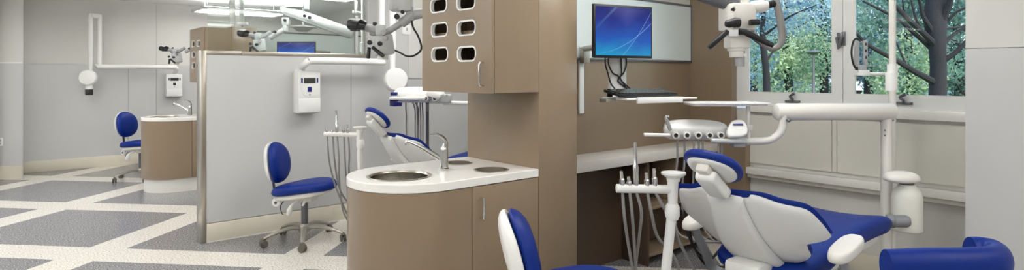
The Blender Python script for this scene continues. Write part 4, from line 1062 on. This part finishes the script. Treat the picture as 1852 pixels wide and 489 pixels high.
# ================================================================== microscopes
def scope(cx, cy, d, s, label, chain, cable, group='ceiling-hung microscopes'):
    """head seen with its eyepieces to the left; s = metres per design unit (design unit: near pixel of the middle one)"""
    t = thing('dental_microscope', label, 'microscope', P(cx, cy, d), RZ, group)
    def L(x, y, z=0): return Vector(((x-692)*s, z, -(y-78)*s))
    u = s
    ry = Matrix.Rotation(math.radians(-8), 4, 'Y') @ Matrix.Rotation(math.radians(18), 4, 'Z')
    bm = NB(); box(bm, (-17*u, -14*u, -18*u), (17*u, 14*u, 18*u), 3*u, mtx=Matrix.Translation(L(694, 82)) @ ry); obj('optics_body', bm, 'armgrey', t)
    bm = NB(); box(bm, (-9*u, -10*u, -10*u), (9*u, 10*u, 10*u), 3*u, mtx=Matrix.Translation(L(690, 55))); obj('upper_block', bm, 'armgrey', t)
    bm = NB(); lathe(bm, [(0, 0), (9*u, 0), (10*u, 3*u), (10*u, 11*u), (12*u, 12*u), (12*u, 16*u), (0, 16*u)], L(692, 108), seg=20); obj('objective', bm, 'white', t)
    bm = NB(); rtube(bm, L(690, 54), L(657, 50), 7*u, 14, .2); rtube(bm, L(684, 58, 6*u), L(668, 56, 6*u), 8*u, 12, .2); obj('binocular_tube', bm, 'grey', t)
    for k in (-1, 1):
        bm = NB(); tube(bm, [L(662, 50, k*8*u), L(650, 48, k*8*u), L(649, 48, k*8*u), L(634, 46+k, k*8*u), L(631, 46+k, k*8*u)], [5*u, 6*u, 8.5*u, 9*u, 7*u], 14); obj('eyepiece', bm, 'black', t)
    bm = NB(); box(bm, (-10*u, -7*u, -2.5*u), (10*u, 7*u, 2.5*u), u, mtx=Matrix.Translation(L(643, 36.5))); obj('eyepiece_cover', bm, 'white', t)
    bm = NB(); tube(bm, [L(664, 43, -4*u), L(655, 39, -4*u), L(650, 38, -4*u)], [3*u, 4*u, 3*u], 8); obj('focus_knob', bm, 'black', t)
    bm = NB(); lathe(bm, [(0, 0), (4*u, 0), (4*u, 6*u), (3*u, 7*u), (0, 7*u)], L(678, 47), seg=12); obj('zoom_knob', bm, 'black', t)
    for (x, y) in ((673, 78), (691, 80), (701, 70)):
        bm = NB(); lathe(bm, [(0, 0), (4.2*u, 0), (4.2*u, 5*u), (0, 6*u)], L(x, y, -15*u), (0, -1, 0), 14); obj('knob', bm, 'black' if x != 701 else 'grey', t)
    bm = NB(); rtube(bm, L(669, 86, -6*u), L(668, 106, -8*u), 3.4*u, 10, .3); obj('handle', bm, 'black', t)
    bm = NB(); rtube(bm, L(677, 86, -16*u), L(698, 103, -18*u), 3.4*u, 10, .3); obj('handle', bm, 'black', t)
    bm = NB(); rtube(bm, L(694, 62), L(727, 41), 6*u, 14, .2); lathe(bm, [(0, 0), (5*u, 0), (5*u, 10*u), (0, 10*u)], L(697, 60, -9*u), (0, -1, 0), 12); obj('lower_arm', bm, 'grey', t)
    LU = lambda x, y, z=0: L(x, y, z*u)
    for nm, mt, shapes in chain:
        bm = NB()
        for sh in shapes:
            if sh[0] == 'r': rtube(bm, LU(*sh[1]), LU(*sh[2]), sh[3]*u, 14, .25, squash=sh[4] if len(sh) > 4 else (1, 1), up=(0, 0, 1))
            elif sh[0] == 't': tube(bm, [LU(*q) for q in sh[1]], [q*u for q in sh[2]], 12, 4)
            elif sh[0] == 'b': box(bm, Vector(L(sh[1], sh[4]))+Vector((0, sh[5]*u, 0)), Vector(L(sh[3], sh[2]))+Vector((0, sh[6]*u, 0)), sh[7]*u)
            elif sh[0] == 'k': lathe(bm, [(0, 0), (sh[2]*u, 0), (sh[2]*u, 5*u), (0, 6*u)], LU(*sh[1]), (0, -1, 0), 12)
        obj(nm, bm, mt, t)
    if cable:
        bm = NB(); tube(bm, [LU(*q) for q in cable], 1.8*u, 8, 5); obj('cable', bm, 'black', t)
    return t
cz = lambda cy, d, s: 78 - (ZC - .001 - zz(cy, d))/s      # design y of the ceiling
s2_, d2_ = 4.4/F, 4.4
c2 = cz(78, d2_, s2_)
scope(692, 78, d2_, s2_, 'grey microscope with black eyepieces just left of the near wall cabinet', [
    ('middle_arm', 'grey', [('r', (725, 43), (752, 24), 9), ('r', (745, 28), (800, 16), 9), ('b', 735, 12, 748, 38, -8, 8, 2)]),
    ('arm_knob', 'black', [('k', (720, 31, -8), 5), ('k', (730, 23, -8), 3.5)]),
    ('link_block', 'armgrey', [('b', 706, -30, 746, 21, -14, 14, 3)]),
    ('link_plate', 'grey', [('b', 713, 14, 722, 19, -15.5, -14, 0.3)]),
    ('spring_arm', 'armgrey', [('r', (726, -20), (900, -60), 12)]),
    ('ceiling_post', 'white', [('t', [(880, c2), (880, c2+14), (880, c2+15), (880, -45)], [24, 24, 12, 12])])],
    [(712, 90, -4), (724, 95, -6), (738, 102, -8), (752, 100, -8), (763, 88, -6), (757, 66, -5), (748, 50, -5), (745, 36, -5)])
d3, s3_ = 7.3, 7.3/F*.60
c3 = cz(80, d3, s3_)
X3 = lambda px, py: (692 + (px-469)/.60*1.0, 78 + (py-80)/.60)
scope(469, 80, d3, s3_*1.0, 'distant microscope on a long pale arm, left of the small blue screen', [
    ('middle_arm', 'armgrey', [('r', X3(488, 69), X3(515, 53), 8), ('r', X3(516, 57), X3(517, 40), 9), ('b', *X3(511, 32), *X3(524, 46), -9, 9, 2)]),
    ('arm_knob', 'black', [('k', (*X3(518, 37), -10), 4), ('k', (*X3(500, 58), -9), 4), ('k', (*X3(556, 30), -22), 4.5), ('k', (*X3(565, 33), -22), 5)]),
    ('elbow', 'armgrey', [('r', X3(513, 12), X3(513, 24), 11)]),
    ('spring_arm', 'armgrey', [('r', X3(515, 17), X3(640, 62), 14, (1.1, .9))]),
    ('arm_rail', 'grey', [('r', (*X3(512, 23), -3), (*X3(634, 67), -3), 6)]),
    ('post_head', 'armgrey', [('b', *X3(519, -14), *X3(550, 14), -20, 20, 4)]),
    ('post_sleeve', 'grey', [('b', *X3(550, -12), *X3(558, 17), -8, 8, 1)]),
    ('ceiling_post', 'white', [('t', [(X3(536, 0)[0], c3), (X3(536, 0)[0], c3+10), (X3(536, 0)[0], c3+11), (X3(536, 0)[0], X3(0, -10)[1])], [24, 24, 11, 11])])], None)
d4 = 8.3; s4_ = d4/F*.46
X4 = lambda px, py: (692 + (px-319)/.46, 78 + (py-103)/.46)
c4 = cz(103, d4, s4_)
scope(319, 103, d4, s4_, 'smallest microscope, in front of the far x-ray box left of the far wall cabinet', [
    ('middle_arm', 'armgrey', [('r', X4(335, 94), X4(356, 82), 8), ('r', X4(354, 84), X4(420, 60), 11)]),
    ('arm_knob', 'black', [('k', (*X4(345, 88), -8), 4)]),
    ('ceiling_post', 'white', [('t', [(X4(420, 0)[0], c4), (X4(420, 0)[0], c4+10), (X4(420, 0)[0], c4+11), X4(420, 60)], [24, 24, 12, 12])])], None)
# near microscope over the foreground chair
d1 = 2.9; s1_ = d1/F
t = thing('dental_microscope', 'white microscope with black handles and looping grey hose beside the left window', 'microscope', P(1337, 40, d1), RZ, 'ceiling-hung microscopes')
def L1(x, y, z=0): return Vector(((x-1337)*s1_, z*s1_, -(y-40)*s1_))
def b1(nm, m, x0, y0, x1, y1, z0, z1, bev=3, rot=None):
    bm = NB(); lo, hi = L1(x0, y1, z0), L1(x1, y0, z1); c = (lo+hi)/2
    mm = None if rot is None else Matrix.Translation(c) @ Matrix.Rotation(math.radians(rot), 4, 'Z') @ Matrix.Translation(-c)
    box(bm, lo, hi, bev*s1_, mtx=mm); return obj(nm, bm, m, t)
def t1(nm, m, pts, r, sm=0, seg=14):
    bm = NB(); rr = [q*s1_ for q in r] if isinstance(r, (list, tuple)) else r*s1_
    tube(bm, [L1(*q) for q in pts], rr, seg, sm); return obj(nm, bm, m, t)
b1('optics_body', 'cream', 1309, 8, 1357, 56, -24, 24, 4, 14)
b1('lower_body', 'cream', 1314, 52, 1352, 88, -18, 18, 4)
t1('objective', 'cream', [(1332, 86), (1332, 92), (1332, 93), (1332, 104)], [16, 16, 13, 12], 0, 20)
t1('objective_ring', 'grey', [(1338, 90), (1338, 120)], [9, 8], 0, 16)
t1('status_lamp', 'white', [(1344, 97, -8), (1344, 103, -8)], [3, 2.5])
t1('focus_knob', 'black', [(1324, 44, -30), (1316, 44, -32), (1315, 44, -32), (1305, 46, -34), (1300, 46, -34)], [9, 9, 8, 7, 5])
b1('magnification_dial', 'black', 1345, 38, 1361, 48, -36, -20, 2)
t1('screw', 'black', [(1317, 20, -22), (1317, 20, -28)], 3.5)
b1('handle_mount', 'white', 1308, 55, 1325, 68, -30, -16, 2)
t1('handle', 'black', [(1307, 59, -24), (1300, 64, -26), (1278, 82, -30), (1272, 88, -30)], [4.5, 5, 5, 4])
t1('handle', 'black', [(1327, 59, -26), (1336, 60, -27), (1375, 80, -32), (1384, 84, -32)], [6, 5.5, 5, 4])
t1('lamp_housing', 'cream', [(1356, 16, -8), (1358, 14, -8), (1376, 12, -8), (1384, 12, -8)], [9, 11, 11, 9], 0, 18)
t1('lamp_cap', 'black', [(1383, 10, -8), (1386, 9, -8), (1396, 7, -8), (1398, 6, -8)], [6, 7, 7, 5])
t1('hose', 'hose', [(1396, -40, -4), (1399, -5, -6), (1405, 25, -8), (1411, 60, -8), (1408, 80, -8), (1395, 89, -6), (1380, 80, 0), (1368, 62, 6), (1356, 48, 10)], [5, 6, 6.5, 6.5, 6, 5, 4, 4, 4], 6, 12)
t1('lower_arm', 'bracket', [(1330, 8, 0), (1300, 2, 0), (1275, -6, 0), (1255, -12, 0)], [13, 13, 12, 10])
b1('arm_block', 'grey', 1270, -45, 1318, 2, -14, 14, 5)
b1('suspension_column', 'cream', 1335, -80, 1352, 10, -10, 10, 3)
yc = 40 - (ZC-.001-P(0, 40, d1).z)/s1_
t1('ceiling_post', 'white', [(1343, yc), (1343, yc+14), (1343, yc+15), (1343, -70)], [40, 40, 16, 16], 0, 20)
# ================================================================== small things of the room
t = thing('wall_outlet', 'small white wall outlet low on the wall at the left edge', 'outlet', P(1, 257, 7.985), RZ)
part('plate', 'white', t, box, (-.04, -.008, -.055), (.04, 0, .055), .003)
part('socket', 'grey', t, box, (-.015, -.0095, -.035), (.015, -.0075, -.005), .001); part('socket', 'grey', t, box, (-.015, -.0095, .005), (.015, -.0075, .035), .001)
x, dd = on_y(735, PY0)
t = thing('wall_outlet', 'white outlet plate on the white wall left of the near wall cabinet top', 'outlet', (x, PY0-.001, zz(54, dd)))
part('plate', 'white', t, box, (-.05, -.008, -.05), (.05, 0, .05), .003); part('socket', 'grey', t, box, (-.01, -.0095, -.012), (.01, -.0075, .022), .001)
# pole and hanging post of the far bay, seen through the partition glass
q = fr(658, 0, 7.4, 0)
t = thing('equipment_pole', 'white pole of the far bay behind the partition glass, left of the middle microscope', 'pole', q, RZ)
part('pole', 'cream', t, tube, [(0, 0, 0), (0, 0, ZC-.001)], .032, 16)
part('collar', 'white', t, lathe, [(.05, zz(95, 7.4)), (.05, zz(78, 7.4)), (.032, zz(76, 7.4))], seg=18)
bm = NB(); frame_box(bm, fr(642, 22, 7.38), .06, .03, .05, .005); frame_box(bm, fr(644, 10, 7.38), .03, .12, .03, .004); rtube(bm, fr(642, 22, 7.38), fr(658, 24, 7.4), .015, 10, .2); obj('bracket', bm, 'armgrey', t, True)
q = fr(437, 0, 6.3, zz(40, 6.3))
t = thing('hanging_post', 'grey square post hanging from the ceiling behind the partition glass', 'post', q, RZ)
part('sleeve', 'armgrey', t, box, (-.02, -.02, .0), (.02, .02, ZC-.001-q.z), .003)
part('foot_block', 'white', t, box, (-.035, -.03, -.03), (.06, .03, 0), .004)
# operating light dish in the far bay
dl = 7.9
q = P(548, 50, dl); dz_ = ZC - q.z
t = thing('operating_light', 'shallow grey lamp dish hanging beyond the partition under the long microscope arm', 'lamp', q, RZ)
part('dish', 'armgrey', t, lathe, [(0, -.055), (.06, -.055), (.08, -.04), (.13, -.01), (.19, .0), (.19, .012), (.05, .03), (0, .03)], seg=28)
part('stem', 'armgrey', t, tube, [(0, 0, .02), (0, 0, dz_-.001)], .016, 12)
part('lens', 'white', t, lathe, [(0, -.058), (.055, -.058), (.055, -.054), (0, -.054)], seg=24)
# ================================================================== camera, sky, exposure
cam = bpy.data.cameras.new('camera'); co = bpy.data.objects.new('camera', cam); COL.objects.link(co)
co.location = CAM; co.rotation_euler = (PI/2, 0, RZ)
cam.sensor_fit = 'HORIZONTAL'; cam.sensor_width = 36; cam.lens = 36*F/1852
cam.shift_x = 0; cam.shift_y = -(244.5-CY)/1852; cam.clip_end = 300; cam.clip_start = .05
SC.camera = co
w = bpy.data.worlds.new('sky'); SC.world = w; w.use_nodes = True
N, L = w.node_tree.nodes, w.node_tree.links
sk = N.new('ShaderNodeTexSky'); sk.sky_type = 'NISHITA'; sk.sun_disc = False; sk.sun_elevation = math.radians(48); sk.sun_rotation = math.radians(200)
sk.air_density = 1; sk.dust_density = 3
bg = N['Background']; L.new(sk.outputs[0], bg.inputs[0]); bg.inputs[1].default_value = .55
SC.view_settings.view_transform = 'Standard'; SC.view_settings.look = 'None'; SC.view_settings.exposure = 0.1; SC.view_settings.gamma = 1
SC.view_settings.use_curve_mapping = False
SC.cycles.use_denoising = True
SC.cycles.max_bounces = 8; SC.cycles.diffuse_bounces = 5; SC.cycles.glossy_bounces = 4; SC.cycles.transparent_max_bounces = 12
SC.cycles.sample_clamp_indirect = 6
SC.cycles.caustics_reflective = False; SC.cycles.caustics_refractive = False
